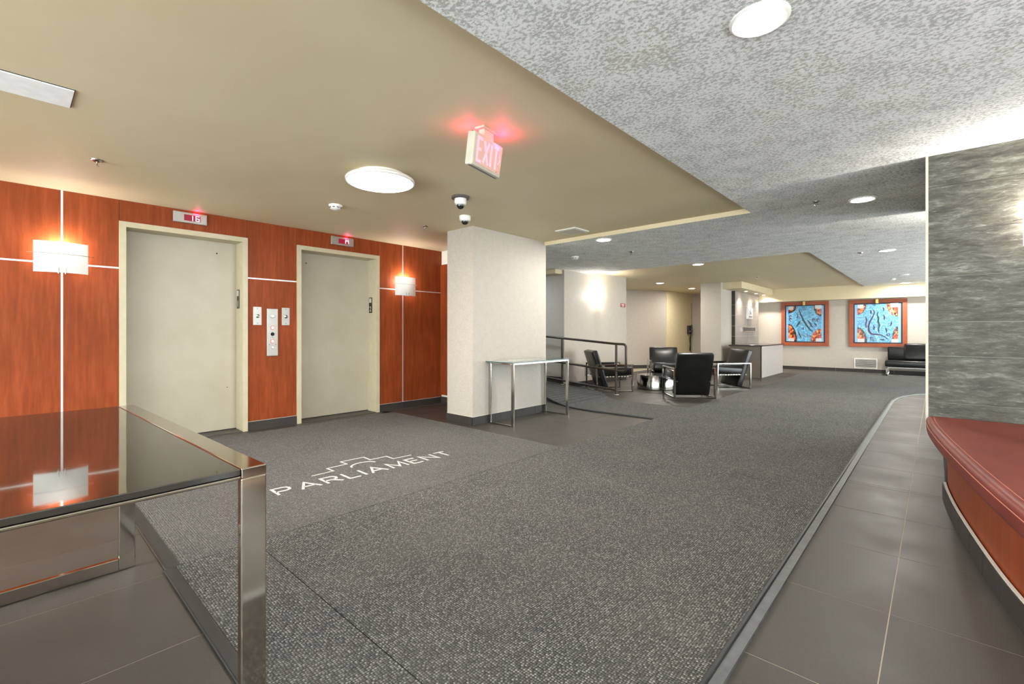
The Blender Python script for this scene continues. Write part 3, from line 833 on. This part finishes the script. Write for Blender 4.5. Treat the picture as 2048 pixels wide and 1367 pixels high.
# local: x along sign (reading direction), -y towards the viewer side
e.rotation_euler = (0, 0, R(102.0))
tilt = Matrix.Translation((0, 0, -0.055)) @ Matrix.Rotation(R(8), 4, 'X')
def exit_part(bld, name, mat, par=None):
    return bld.xf(tilt).build(name, mat, par or e)
B().box(-0.075, 0.075, -0.035, 0.035, -0.012, 0, bev=0.004).build('canopy', M['cream_plastic'], e)
B().box(-0.05, 0.05, -0.02, 0.02, -0.065, -0.008).build('stem', M['cream_plastic'], e)
body = exit_part(B().box(-0.155, 0.155, -0.028, 0.028, -0.195, 0, bev=0.010), 'housing', M['cream_plastic'])
exit_part(B().box(-0.15, 0.15, -0.004, 0.004, -0.198, 0.003, bev=0.002), 'seam', M['grey_plastic'])
fc = exit_part(B().box(-0.135, 0.140, -0.0305, -0.027, -0.178, -0.018), 'face', M['exit_face'])
EX = {'E': [[(.6, 1), (0, 1), (0, 0), (.6, 0)], [(0, .52), (.5, .52)]], 'X': [[(0, 1), (.7, 0)], [(.7, 1), (0, 0)]], 'I': [[(.1, 0), (.1, 1)]], 'T': [[(0, 1), (.7, 1)], [(.35, 1), (.35, 0)]]}
xx = -0.118
for ch, wdt in (('E', .6), ('X', .7), ('I', .2), ('T', .7)):
    b = B()
    for st in EX[ch]:
        b.ribbon([(xx + u * 0.072, -0.16 + v * 0.13) for u, v in st], 0.017, -0.0008, 0.0008)
    o = b.xf(tilt @ basis((0, -0.0315, 0), (1, 0, 0), (0, 0, 1))).build('letter', M['exit_red'], e)
    xx += wdt * 0.072 + 0.021
b = B().ribbon([(0.108, -0.06), (0.128, -0.09), (0.108, -0.12)], 0.008, -0.0008, 0.0008)
b.xf(tilt @ basis((0, -0.0315, 0), (1, 0, 0), (0, 0, 1))).build('arrow', M['exit_red'], e)
exit_part(B().cyl((0.10, -0.032, -0.17), (0.10, -0.029, -0.17), 0.003), 'test_button', M['black_matte'])
# unseen red lamps added beside the housing stand in for the sign's glow
for (px_, py_, pz_, pw) in ((0.10, -0.055, -0.055, 0.55), (-0.10, 0.05, -0.07, 0.4)):
    lamp('exit_glow', 'POINT', pw, (px_, py_, pz_), e, (1.0, 0.03, 0.13), 0.03)

# ================================================================= LIFT WALL FITTINGS
def indicator(y0, y1, z0, z1, txt, label):
    e = thing('floor_indicator', label, 'floor indicator', (XW, (y0 + y1) / 2, z0), group='lift floor indicators')
    h = (y1 - y0) / 2; H = z1 - z0
    B().box(0, 0.028, -h, h, 0, H, bev=0.006).build('steel_box', M['steel'], e)
    wn = B().box(0.026, 0.0295, -0.055, 0.085, 0.024, H - 0.024).build('display_window', M['red_glow'], e)
    sg = B()
    def seg(y, z, w, hh): sg.box(0.029, 0.0305, y - w / 2, y + w / 2, z - hh / 2, z + hh / 2)
    zc = H / 2
    if txt == '16':
        seg(0.018, zc, 0.0065, 0.050)
        for z in (-0.0225, 0, 0.0225): seg(0.060, zc + z, 0.034, 0.006)
        seg(0.046, zc, 0.0065, 0.050); seg(0.074, zc - 0.0112, 0.0065, 0.026)
    else:
        seg(0.038, zc, 0.0065, 0.050); seg(0.076, zc, 0.0065, 0.050)
        for s_ in (-1, 1):
            X = Matrix.Translation((0.0297, 0.057 + s_ * 0.008, zc + 0.012)) @ Matrix.Rotation(R(28 * s_), 4, 'X')
            sg.box(-0.0007, 0.0008, -0.003, 0.003, -0.015, 0.015, X=X)
    sg.build('digits', M['led'], e)
    lamp('indicator_glow', 'POINT', 0.12, (0.045, 0.06, H + 0.002), e, (1.0, 0.03, 0.18), 0.02)
indicator(1.111, 1.402, 2.198, 2.307, '16', 'steel floor indicator reading 16 above the left lift')
indicator(2.742, 3.046, 2.196, 2.304, 'M', 'steel floor indicator reading M above the right lift')
e = thing('call_panel', 'tall brushed steel lift call panel between the doors', 'call panel', (XW, 2.049, 0.82))
B().box(0, 0.018, -0.06, 0.06, 0, 0.54, bev=0.003).build('plate', M['steel'], e)
for z, r, m, ring in ((0.455, 0.020, 'white_plastic', 'steel'), (0.322, 0.018, 'white_plastic', 'red_ring'), (0.168, 0.018, 'white_plastic', 'red_ring'), (0.098, 0.013, 'white_plastic', 'steel')):
    bt = B().lathe([(r * 1.25, 0), (r * 1.25, 0.004), (r, 0.006), (r, 0.002)], 18).xf(basis((0.018, 0, z), (0, 1, 0), (0, 0, 1))).build('button', M[ring], e, smooth=40)
    B().lathe([(r, 0.002), (r * 0.9, 0.009), (0, 0.010)], 18).xf(basis((0.018, 0, z), (0, 1, 0), (0, 0, 1))).build('button_cap', M[m], bt, smooth=40)
B().lathe([(0.021, 0), (0.021, 0.002), (0, 0.002)], 20).xf(basis((0.018, 0, 0.25), (0, 1, 0), (0, 0, 1))).build('sensor', M['black'], e)
for y, z in ((-0.036, 0.13), (0.036, 0.13), (0, 0.215)):
    B().cyl((0.018, y, z), (0.020, y, z), 0.004, 10).build('screw', M['black_matte'], e)
for i, (y, nm) in enumerate(((1.893, 'left'), (2.2, 'right'))):
    e = thing('key_switch_plate', 'small steel key switch plate ' + nm + ' of the call panel', 'switch plate', (XW, y, 1.172), group='key switch plates')
    B().box(0, 0.006, -0.044, 0.044, 0, 0.204, bev=0.002).build('plate', M['steel'], e)
    B().lathe([(0.02, 0), (0.02, 0.008), (0.014, 0.012), (0, 0.012)], 18).xf(basis((0.006, 0, 0.10), (0, 1, 0), (0, 0, 1))).build('key_barrel', M['chrome'], e, smooth=40)
    B().box(0.0178, 0.019, -0.002, 0.002, 0.092, 0.108).build('key_slot', M['black_matte'], e)
    for z in (0.02, 0.184):
        B().cyl((0.006, 0, z), (0.008, 0, z), 0.004, 10).build('screw', M['seam'], e)
# red plate on lounge wall
e = thing('wall_sign', 'small red sign with white lettering at the lounge wall corner', 'sign', (-5.25, 9.445, 1.652), (0, 0, 0))
B().box(0, 0.006, -0.105, 0.105, 0, 0.082).build('plate', M['sign_red'], e)
for z, a in ((0.056, 0.075), (0.026, 0.05)):
    B().box(0.006, 0.007, -a, a * 0.8, z - 0.008, z + 0.008).build('lettering', M['white_ink'], e)
# wall register near lounge wall
def grille(loc, rotz, w_, h_, label, n):
    e = thing('air_grille', label, 'vent', loc, (0, 0, rotz))
    B().box(-w_ / 2, w_ / 2, 0, 0.004, 0, h_).build('back', M['grey_plastic'], e)
    fb = B(); t = 0.022
    fb.box(-w_ / 2, w_ / 2, 0, 0.016, 0, t).box(-w_ / 2, w_ / 2, 0, 0.016, h_ - t, h_).box(-w_ / 2, -w_ / 2 + t, 0, 0.016, t, h_ - t).box(w_ / 2 - t, w_ / 2, 0, 0.016, t, h_ - t)
    fb.build('frame', M['white_plastic'], e)
    for k in range(n):
        z = t + (h_ - 2 * t) * (k + 0.5) / n
        X = Matrix.Translation((0, 0.008, z)) @ Matrix.Rotation(R(35), 4, 'X')
        B().box(-w_ / 2 + t, w_ / 2 - t, -0.009, 0.009, -0.0018, 0.0018, X=X).build('louvre', M['white_plastic'], e)
grille((-1.383, YF - 0.0, 0.115), R(180), 0.49, 0.27, 'white louvred air grille low on the far wall', 9)
grille((-5.25, 8.02, 0.20), R(-90), 0.22, 0.2, 'small white grille low on the lounge wall behind a chair', 5)

# ================================================================= DARK GLASS TABLE (front left)
TH = 0.755
L_ = 1.50      # across
tab = thing('console_table', 'chrome framed dark glass table in the left foreground', 'table', (-2.04, 0.430, 0), (0, 0, R(2.0)))
# local: x from -0.75 (far) to +0.75 (near), y from 0 (right end) to -1.3
x0, x1, ya, yb = -0.755, 0.752, -1.35, 0.0
W, TK = 0.060, 0.026
def chromebox(name, *a, par=tab, bev=0.003):
    return B().box(*a, bev=bev).build(name, M['chrome_b'], par)
for yy0, yy1 in ((yb - W, yb), (ya, ya + W)):
    chromebox('top_bar', x0, x1, yy0, yy1, TH - TK, TH)
    for xa, xb in ((x0, x0 + TK), (x1 - TK, x1)):
        chromebox('leg', xa, xb, yy0, yy1, 0, TH - TK)
for xa, xb in ((x0, x0 + TK), (x1 - TK, x1)):
    chromebox('foot_rail', xa, xb, ya + W, yb - W, 0.0, 0.055)
    chromebox('top_rail', xa, xb, ya + W, yb - W, TH - 0.027, TH - 0.018)
B().box(x0 + 0.004, x1 - 0.001, ya + W + 0.001, yb - W - 0.001, TH - 0.017, TH - 0.001, bev=0.002).build('glass_top', M['black_glass'], tab)

# ================================================================= CLEAR GLASS CONSOLE by column
con = thing('console_table', 'slim chrome console with clear glass top against the column', 'table', (-3.76, 4.44, 0))
cx0, cx1, cy0, cy1 = -0.205, 0.205, -0.53, 0.53
CHt = 0.735
for yy in (cy0, cy1):
    a, b = yy - 0.02, yy + 0.02
    for xa in (cx0, cx1 - 0.04):
        B().box(xa, xa + 0.04, a + 0.012, b - 0.012, 0, CHt, bev=0.002).build('leg', M['chrome'], con)
    B().box(cx0 + 0.04, cx1 - 0.04, a + 0.012, b - 0.012, 0, 0.02, bev=0.002).build('foot_bar', M['chrome'], con)
    B().box(cx0 + 0.04, cx1 - 0.04, a + 0.012, b - 0.012, CHt - 0.02, CHt, bev=0.002).build('top_bar', M['chrome'], con)
for xa in (cx0, cx1 - 0.02):
    B().box(xa, xa + 0.02, cy0 + 0.01, cy1 - 0.01, CHt - 0.02, CHt - 0.002).build('side_bar', M['chrome'], con)
B().box(cx0 - 0.01, cx1 + 0.012, cy0 - 0.045, cy1 + 0.045, CHt + 0.001, CHt + 0.011).build('glass_top', M['glass'], con)
B().box(cx1 + 0.0122, cx1 + 0.0132, cy0 - 0.045, cy1 + 0.045, CHt + 0.001, CHt + 0.011).box(cx0 - 0.01, cx1 + 0.012, cy0 - 0.0462, cy0 - 0.0452, CHt + 0.001, CHt + 0.011).build('glass_edge', M['glass_edge'], con)

# ================================================================= HANDRAIL
hr = thing('handrail', 'dark brown tubular handrail along the ramp', 'handrail', (0, 0, 0))
YR = 7.07
HR = 0.885
def rail(zoff, xa, xb, r=0.021):
    return [(x, YR, rz(x) + zoff) for x in (xa, xb)]
# looped end between the top and middle rails
xe = -3.87
top = [(-8.0, YR, rz(-8.0) + HR), (-4.05, YR, HR), (xe - 0.05, YR, HR - 0.002), (xe - 0.02, YR, HR - 0.012), (xe, YR, HR - 0.045), (xe, YR, 0.46), (xe - 0.02, YR, 0.43), (xe - 0.06, YR, 0.42), (-4.05, YR, 0.425), (-8.0, YR, rz(-8.0) + 0.425)]
B().tube(top, 0.021, 12).build('rail_loop', M['rail'], hr, smooth=60)
B().tube([(-4.05, YR, 0.09), (-8.0, YR, rz(-8.0) + 0.09)], 0.021, 12).build('lower_rail', M['rail'], hr, smooth=60)
for x in (-4.055, -5.20, -6.4, -7.6):
    p = B().cyl((x, YR, rz(x) + CH), (x, YR, rz(x) + HR), 0.021, 14).build('post', M['rail'], hr, smooth=60)
    B().cyl((x, YR, rz(x) + CH), (x, YR, rz(x) + 0.022), 0.045, 16).build('floor_flange', M['steel'], p, smooth=40)

# ================================================================= ARMCHAIRS
def armchair(name, label, loc, ang):
    e = thing(name, label, 'armchair', loc, (0, 0, R(ang - 90)), 'black leather lounge chairs')
    w2, d2, ah, t = 0.325, 0.335, 0.50, 0.028
    for s in (-1, 1):
        xa, xb = (s * w2 - t / 2, s * w2 + t / 2)
        for y in (-d2, d2):
            B().box(xa, xb, y - t / 2, y + t / 2, 0, ah, bev=0.003, seg=1).build('leg', M['chrome'], e)
        B().box(xa, xb, -d2 + t / 2, d2 - t / 2, ah - 0.02, ah, bev=0.003, seg=1).build('arm', M['chrome'], e)
        B().box(xa, xb, -d2 + t / 2, d2 - t / 2, 0.002, 0.022, bev=0.003, seg=1).build('floor_bar', M['chrome'], e)
        ai = s * (w2 - t / 2)
        B().box(min(ai, ai - s * 0.018), max(ai, ai - s * 0.018), -0.18, 0.22, ah - 0.045, ah - 0.004, bev=0.006).build('arm_strap', M['black_leather'], e)
        sx = s * 0.27
        B().box(sx - 0.012, sx + 0.012, -d2 + 0.05, d2 + 0.02, 0.262, 0.285, bev=0.002, seg=1).build('seat_rail', M['chrome'], e)
        lc = B()
        for k in range(9):
            y = -0.19 + k * 0.055
            lc.box(s * 0.284, s * 0.292, y, y + 0.026, 0.268, 0.282)
        lc.build('lacing', M['white_plastic'], e)
        B().box(min(s * 0.27, s * w2), max(s * 0.27, s * w2), d2 - 0.012, d2 + 0.012, 0.262, 0.285).build('bracket', M['chrome'], e)
    B().box(-w2 + t / 2, w2 - t / 2, -d2 - t / 2, -d2 + t / 2, 0.002, 0.022, bev=0.003, seg=1).build('cross_bar', M['chrome'], e)
    # seat cushion, crowned and slightly raked
    sc = B().box(-0.285, 0.285, -0.22, 0.385, -0.07, 0.082, bev=0.04, seg=4)
    for v in sc.bm.verts:
        if v.co.z > 0.06:
            v.co.z += 0.022 * (1 - (v.co.x / 0.285) ** 2) * (1 - ((v.co.y - 0.08) / 0.3) ** 2)
    sc.xf(Matrix.Translation((0, 0, 0.345)) @ Matrix.Rotation(R(4), 4, 'X')).build('seat', M['black_leather'], e, smooth=60)
    # back: a long padded slab from just above the floor to the top
    X = Matrix.Translation((0, -0.135, 0.045)) @ Matrix.Rotation(R(18), 4, 'X')
    bb_ = B().box(-0.295, 0.295, -0.05, 0.05, 0.0, 0.735, bev=0.022, seg=3)
    bmesh.ops.subdivide_edges(bb_.bm, edges=[ed for ed in bb_.bm.edges if ed.calc_length() > 0.4], cuts=4, use_grid_fill=True)
    for v in bb_.bm.verts:
        if v.co.y > 0.03 and v.co.z > 0.33:
            v.co.y += 0.02 * (1 - (v.co.x / 0.295) ** 2) * max(0, 1 - ((v.co.z - 0.53) / 0.2) ** 2)
    bb_.xf(X).build('backrest', M['black_leather'], e, smooth=60)
    return e
armchair('armchair', 'black leather armchair seen from behind, nearest the viewer', (-3.13, 7.86, 0), 130)
armchair('armchair', 'black leather armchair side on before the reception desk', (-3.085, 9.555, 0), 230)
armchair('armchair', 'black leather armchair behind the ramp handrail', (-4.56, 7.67, 0), 50)
armchair('armchair', 'black leather armchair facing the viewer beyond the drum table', (-4.27, 9.50, 0), -58)
# drum table
dt = thing('drum_table', 'low round mirrored drum table among the armchairs', 'table', (-3.98, 8.47, 0))
B().lathe([(0, 0.004), (0.355, 0.004), (0.365, 0.012), (0.365, 0.268), (0.36, 0.276), (0.352, 0.276)], 64).build('drum', M['chrome'], dt, smooth=40)
B().lathe([(0.352, 0.272), (0, 0.273)], 64).build('table_top', M['chrome'], dt, smooth=40)

# ================================================================= RECEPTION DESK
dk = thing('reception_desk', 'taupe and grey reception desk with dark stone counter', 'desk', (-3.04, 12.06, 0))
B().box(-0.72, -0.012, 0, 0.04, 0, 0.745).build('front_panel', M['desk_dark'], dk)
B().box(-0.03, 0.0, 0.0, 2.0, 0, 0.745).build('side_panel', M['desk_light'], dk)
B().box(-0.72, -0.03, 1.96, 2.0, 0, 0.745).build('back_panel', M['desk_dark'], dk)
B().box(-0.74, 0.02, -0.03, 2.04, 0.745, 0.775, bev=0.003).build('counter_top', M['counter'], dk)
# plaque and mail slot on the feature wall (facing +x)
pq = thing('wall_plaque', 'raised square metal plaque on the reception tile wall', 'plaque', (-3.905, 14.13, 1.45))
B().box(0, 0.05, -0.24, 0.24, 0, 0.29, bev=0.006).build('plate', M['tape'], pq)
text('letters', 'ZA', 0.12, M['art_back'], pq, basis((0.051, 0.0, 0.165), (0, 1, 0), (0, 0, 1)), 0.001, bold=0.002)
B().box(0.05, 0.052, -0.03, 0.03, 0.232, 0.25).build('mark', M['art_back'], pq)
for y in (-0.13, -0.05, 0.03, 0.11):
    B().box(0.05, 0.052, y, y + 0.045, 0.04, 0.085).build('mark', M['art_back'], pq)
ms = thing('mail_slot', 'chrome mail slot set in the reception tile wall', 'mail slot', (-3.905, 14.1, 1.09))
mb = B(); mb.box(0, 0.03, -0.6, 0.6, 0, 0.02).box(0, 0.03, -0.6, 0.6, 0.115, 0.135).box(0, 0.03, -0.6, -0.56, 0.02, 0.115).box(0, 0.03, 0.56, 0.6, 0.02, 0.115)
mb.build('frame', M['chrome'], ms)
B().box(0, 0.008, -0.56, 0.56, 0.02, 0.115).build('flap', M['grey_plastic'], ms)
# wall phone
ph = thing('wall_phone', 'black wall telephone with hanging cord on the pale yellow wall', 'telephone', (-6.005, 15.1, 0.85))
B().box(0, 0.08, -0.10, 0.10, 0.16, 0.44, bev=0.01).build('cradle', M['black_matte'], ph)
B().box(0.08, 0.13, -0.04, 0.04, 0.20, 0.46, bev=0.015).build('handset', M['black_matte'], ph)
B().tube([(0.09, 0, 0.2), (0.07, 0.02, 0.1), (0.05, 0.0, 0.0), (0.05, 0.05, -0.15), (0.04, 0.02, -0.35), (0.04, 0.08, -0.4), (0.04, 0.1, -0.1), (0.05, 0.08, 0.15)], 0.012, 6).build('cord', M['black_matte'], ph)
B().cyl((0.08, -0.06, 0.25), (0.084, -0.06, 0.25), 0.02).build('button', M['white_plastic'], ph)

# ================================================================= ARTWORKS  (local x right, z up, front -y)
def artwork(xa, xb, z0, z1, label, variant):
    W_, H_ = xb - xa, z1 - z0
    e = thing('framed_artwork', label, 'artwork', (xa, YF, z0))
    fw_ = 0.095
    fb = [(0, W_, 0, fw_), (0, W_, H_ - fw_, H_), (0, fw_, fw_, H_ - fw_), (W_ - fw_, W_, fw_, H_ - fw_)]
    for a, b, c, d in fb:
        B().box(a, b, -0.05, 0, c, d, bev=0.004, seg=1).build('frame_side', M['art_wood'], e)
    B().box(fw_, W_ - fw_, -0.015, 0, fw_, H_ - fw_).build('backing', M['art_back'], e)
    u0, u1, v0, v1 = fw_ + 0.03, W_ - fw_ - 0.03, fw_ + 0.03, H_ - fw_ - 0.03
    pn = B().box(u0, u1, -0.030, -0.018, v0, v1).build('glass_panel', M['art_blue'], e)
    S = u1 - u0; T = v1 - v0
    def at(u, v): return (u0 + u * S, v0 + v * T)
    def flat(pts, lay, name, mat):
        X = basis((0, 0, 0), (1, 0, 0), (0, 0, 1))     # local z = -y (towards the room)
        B().prism([at(*p) for p in pts], lay, lay + 0.003, X=X).build(name, mat, pn)
    def line(pts, wd, name, mat, lay=0.033):
        X = basis((0, 0, 0), (1, 0, 0), (0, 0, 1))
        n = len(pts) - 1
        B().ribbon([at(*p) for p in pts], lambda t: wd * (0.35 + 0.65 * math.sin(math.pi * min(max(t, 0.06), 0.94))), lay, lay + 0.003).xf(X).build(name, mat, pn)
    for a, b in ((0, 0.055), (0.945, 1)):
        flat([(a, 0), (b, 0), (b, 1), (a, 1)], 0.0305, 'edge_strip', M['art_edge'])
    def lobe(cx, cy, rx, ry, mat, lay):
        sx = 1 if cx < 0.5 else -1; sy = 1 if cy < 0.5 else -1
        pts = [(cx, cy)] + [(cx + sx * rx * math.cos(t), cy + sy * ry * math.sin(t)) for t in [i * math.pi / 16 for i in range(9)]]
        if sx * sy < 0: pts = list(reversed(pts))
        flat(pts, lay, 'corner_lobe', mat)
    lo, hi = 0.058, 0.942
    if variant == 1:
        lobe(lo, 0, 0.24, 0.50, M['art_black'], 0.0305); lobe(lo, 0.03, 0.20, 0.44, M['art_red'], 0.032)
        lobe(hi, 0, 0.27, 0.36, M['art_red'], 0.032)
        lobe(lo, 1, 0.22, 0.20, M['art_black'], 0.0305); lobe(lo, 1, 0.17, 0.15, M['art_red'], 0.032)
        lobe(hi, 1, 0.20, 0.30, M['art_black'], 0.0305); lobe(hi, 0.94, 0.12, 0.2, M['art_red'], 0.032)
        line([(.36, .88), (.41, .74), (.47, .60), (.55, .46), (.64, .34), (.72, .28)], 0.045, 'squiggle', M['art_line2'])
        line([(.58, .60), (.62, .55), (.66, .50), (.68, .44), (.74, .40)], 0.035, 'squiggle', M['art_line'])
        line([(.38, .58), (.34, .50), (.28, .42)], 0.05, 'squiggle', M['art_line2'])
        line([(.33, .30), (.36, .20), (.42, .10)], 0.035, 'squiggle', M['art_line'])
        line([(.27, .66), (.33, .70), (.30, .80)], 0.02, 'squiggle', M['art_line'])
        for k in range(3): line([(.46, .90 + .025 * k), (.55, .90 + .025 * k)], 0.016, 'dash', M['art_line'])
        for cx, cy in ((.12, .70), (.12, .62), (.86, .60), (.74, .60)):
            line([(cx + .035 * math.cos(t), cy + .035 * math.sin(t)) for t in [i * math.pi / 5 for i in range(9)]], 0.022, 'ring', M['art_line'])
        for (a, b, c, d) in ((.45, .2, .53, .12), (.55, .22, .6, .14), (.62, .18, .68, .12), (.76, .52, .82, .42), (.45, .40, .47, .33)):
            line([(a, b), ((a + c) / 2 + .01, (b + d) / 2), (c, d)], 0.022, 'dash', M['art_line'])
    else:
        lobe(lo, 0, 0.22, 0.40, M['art_black'], 0.0305); lobe(lo, 0.02, 0.17, 0.32, M['art_red'], 0.032)
        lobe(hi, 0, 0.13, 0.42, M['art_black'], 0.0305); lobe(hi, 0.02, 0.11, 0.28, M['art_red'], 0.032)
        lobe(lo, 1, 0.20, 0.27, M['art_black'], 0.0305); lobe(lo, 0.96, 0.18, 0.22, M['art_red'], 0.032)
        lobe(hi, 1, 0.24, 0.33, M['art_red'], 0.032)
        line([(.42, .86), (.44, .78), (.40, .66), (.34, .54), (.31, .42), (.32, .30), (.37, .22), (.46, .21), (.56, .20), (.66, .15), (.72, .10)], 0.035, 'squiggle', M['art_line'])
        line([(.52, .80), (.50, .72), (.53, .64), (.52, .54), (.55, .46), (.53, .34), (.54, .25)], 0.035, 'squiggle', M['art_line2'])
        line([(.25, .68), (.27, .58), (.25, .48), (.26, .38)], 0.03, 'squiggle', M['art_line'])
        for (a, b, c, d) in ((.64, .72, .65, .58), (.68, .38, .70, .26), (.80, .55, .78, .42), (.42, .45, .43, .32), (.35, .85, .36, .75), (.62, .92, .64, .82), (.55, .08, .66, .07)):
            line([(a, b), ((a + c) / 2 + .012, (b + d) / 2), (c, d)], 0.03, 'dash', M['art_line'])
        for k in range(3): line([(.33, .05 + .04 * k), (.45, .05 + .04 * k)], 0.016, 'dash', M['art_line'])
        for k in range(2): line([(.36 + .05 * k, .03), (.36 + .05 * k, .15)], 0.014, 'dash', M['art_line'])
        line([(.77, .72), (.81, .90), (.85, .72)], 0.02, 'letter_stroke', M['art_lite'], 0.036)
        line([(.785, .80), (.835, .80)], 0.014, 'letter_stroke', M['art_lite'], 0.036)
        line([(.74 + .03 * math.cos(t), .20 + .03 * math.sin(t)) for t in [i * math.pi / 5 for i in range(11)]], 0.018, 'ring', M['art_line'])
    for (a, b, c, d) in ((0.06, .20, .90, 1.0), (.78, .95, .91, 1.01), (.06, .22, 0, .09), (.80, .95, 0, .09)):
        flat([(a, c), (b, c), (b, d), (a, d)], 0.036, 'corner_clip', M['tape'])
    B().box(W_ / 2 - 0.03, W_ / 2 + 0.03, -0.12, -0.05, H_ - 0.11, H_ + 0.005, bev=0.006).build('picture_light', M['brass'], e)
    return e
artwork(-3.356, -2.19, 0.69, 1.95, 'left framed blue glass mosaic with dark diagonal squiggle, partly behind the desk', 1)
artwork(-1.74, -0.54, 0.69, 1.94, 'right framed blue glass mosaic with long curving line, beside the sofa', 2)

# ================================================================= SOFA
sf = thing('sofa', 'low black leather sofa on chrome legs at the far wall', 'sofa', (-0.92, 14.68, CH + 0.0005))
# local: x 0..1.7, y 0 (front)..0.66
for x in (0.0, 1.66):
    for y in (0.0, 0.58):
        B().box(x, x + 0.03, y, y + 0.03, 0, 0.20).build('leg', M['chrome'], sf)
    B().box(x, x + 0.03, 0.03, 0.58, 0.0, 0.025).build('floor_bar', M['chrome'], sf)
B().box(0, 1.69, 0, 0.03, 0.185, 0.215).box(0, 1.69, 0.58, 0.61, 0.185, 0.215).build('base_rail', M['chrome'], sf)
B().box(0, 1.69, 0, 0.03, 0, 0.025).build('front_floor_bar', M['chrome'], sf)
B().box(-0.02, 1.71, -0.02, 0.64, 0.215, 0.375, bev=0.035, seg=3).build('seat', M['black_leather'], sf, smooth=60)
B().box(0.0, 1.69, 0.50, 0.64, 0.36, 0.70, bev=0.035, seg=3).build('backrest', M['black_leather'], sf, smooth=60)
cu_ = B().box(-0.36, 0.36, -0.07, 0.07, 0, 0.42, bev=0.05, seg=4)
cu_.xf(Matrix.Translation((0.68, 0.40, 0.375)) @ Matrix.Rotation(R(-14), 4, 'X')).build('back_cushion', M['black_leather'], sf, smooth=60)

# ================================================================= RED BENCH
bn = thing('bench', 'curved built-in bench with oxblood leather cushion against the stone', 'bench', (0, 0, 0))
def smoothcurve(pts, n=8):
    out = []
    P = [Vector((p[0], p[1])) for p in pts]
    for i in range(len(P) - 1):
        p0 = P[max(i - 1, 0)]; p1 = P[i]; p2 = P[i + 1]; p3 = P[min(i + 2, len(P) - 1)]
        for k in range(n):
            t = k / n
            q = 0.5 * ((2 * p1) + (p2 - p0) * t + (2 * p0 - 5 * p1 + 4 * p2 - p3) * t * t + (-p0 + 3 * p1 - 3 * p2 + p3) * t ** 3)
            out.append((q.x, q.y))
    out.append((P[-1].x, P[-1].y))
    return out
base_c = smoothcurve([(0.035, 4.19), (0.048, 3.95), (0.085, 3.55), (0.162, 2.95), (0.23, 2.55), (0.34, 2.10), (0.52, 1.65)], 6)
def off(c, d):
    out = []
    for i, p in enumerate(c):
        a = Vector(c[max(i - 1, 0)]); b = Vector(c[min(i + 1, len(c) - 1)])
        t = (b - a).normalized(); nrm = Vector((t.y, -t.x))       # points to -x side
        q = Vector(p) + nrm * d
        out.append((q.x, q.y))
    return out
inner = off(base_c, -0.02)
B().prism(inner + [(2.2, 1.65), (2.2, 4.19)], 0.0, 0.425).build('wood_plinth', M['wood'], bn)
seg = [0]
acc = 0
for i in range(1, len(base_c)):
    acc += (Vector(base_c[i]) - Vector(base_c[i - 1])).length
    seg.append(acc)
def along(dist):
    for i in range(1, len(base_c)):
        if seg[i] >= dist:
            t = (dist - seg[i - 1]) / (seg[i] - seg[i - 1])
            return tuple(Vector(base_c[i - 1]).lerp(Vector(base_c[i]), t))
    return base_c[-1]
d = 0.0
while d < acc - 0.05:
    e1 = min(d + 0.245, acc)
    pts = [along(d + 0.002 + (e1 - d - 0.005) * k / 3) for k in range(4)]
    B().ribbon(off(pts, -0.006) if False else pts, 0.014, 0.0, 0.10).build('base_tile', M['basetile'], bn)
    d = e1
B().ribbon(off(base_c, -0.006), 0.012, 0.0, 0.106).build('grout_line', M['grout_w'], bn)
cush = smoothcurve([(-0.052, 4.195), (-0.05, 4.12), (-0.035, 3.85), (0.02, 3.34), (0.112, 2.69), (0.20, 2.18), (0.24, 2.02), (0.30, 1.98)], 6)
poly = cush + [(2.1, 1.98), (2.1, 4.195)]
cb_ = B(); rings = []
zc_, hh_, rr_ = 0.480, 0.052, 0.046
ts_ = [-90 + 180 * k / 16 for k in range(17)]
se_ = lambda q: math.copysign(abs(q) ** 0.62, q)
for t_ in ts_:
    ins = rr_ * (1 - se_(max(0.0, math.cos(R(t_)))))
    ring_ = off(cush, -ins)
    ring_[0] = (ring_[0][0], 4.195)
    zz_ = zc_ + hh_ * se_(math.sin(R(t_)))
    rings.append([cb_.bm.verts.new((p[0], p[1], zz_)) for p in ring_ + [(2.1, 1.98 + ins), (2.1, 4.195)]])
for ra_, rb_ in zip(rings, rings[1:]):
    m_ = len(ra_)
    for k in range(m_):
        cb_.bm.faces.new([ra_[k], ra_[(k + 1) % m_], rb_[(k + 1) % m_], rb_[k]])
cb_.bm.faces.new(rings[-1]); cb_.bm.faces.new(list(reversed(rings[0])))
cb_.build('cushion', M['red_leather'], bn, smooth=70)
for dd, z in ((-0.040, 0.5318), (0.0005, 0.500)):
    pc = off(cush[4:-8], dd)
    B().tube([(p[0], p[1], z) for p in pc], 0.0016 if dd < -0.01 else 0.0022, 5).build('stitching', M['stitch'], bn)
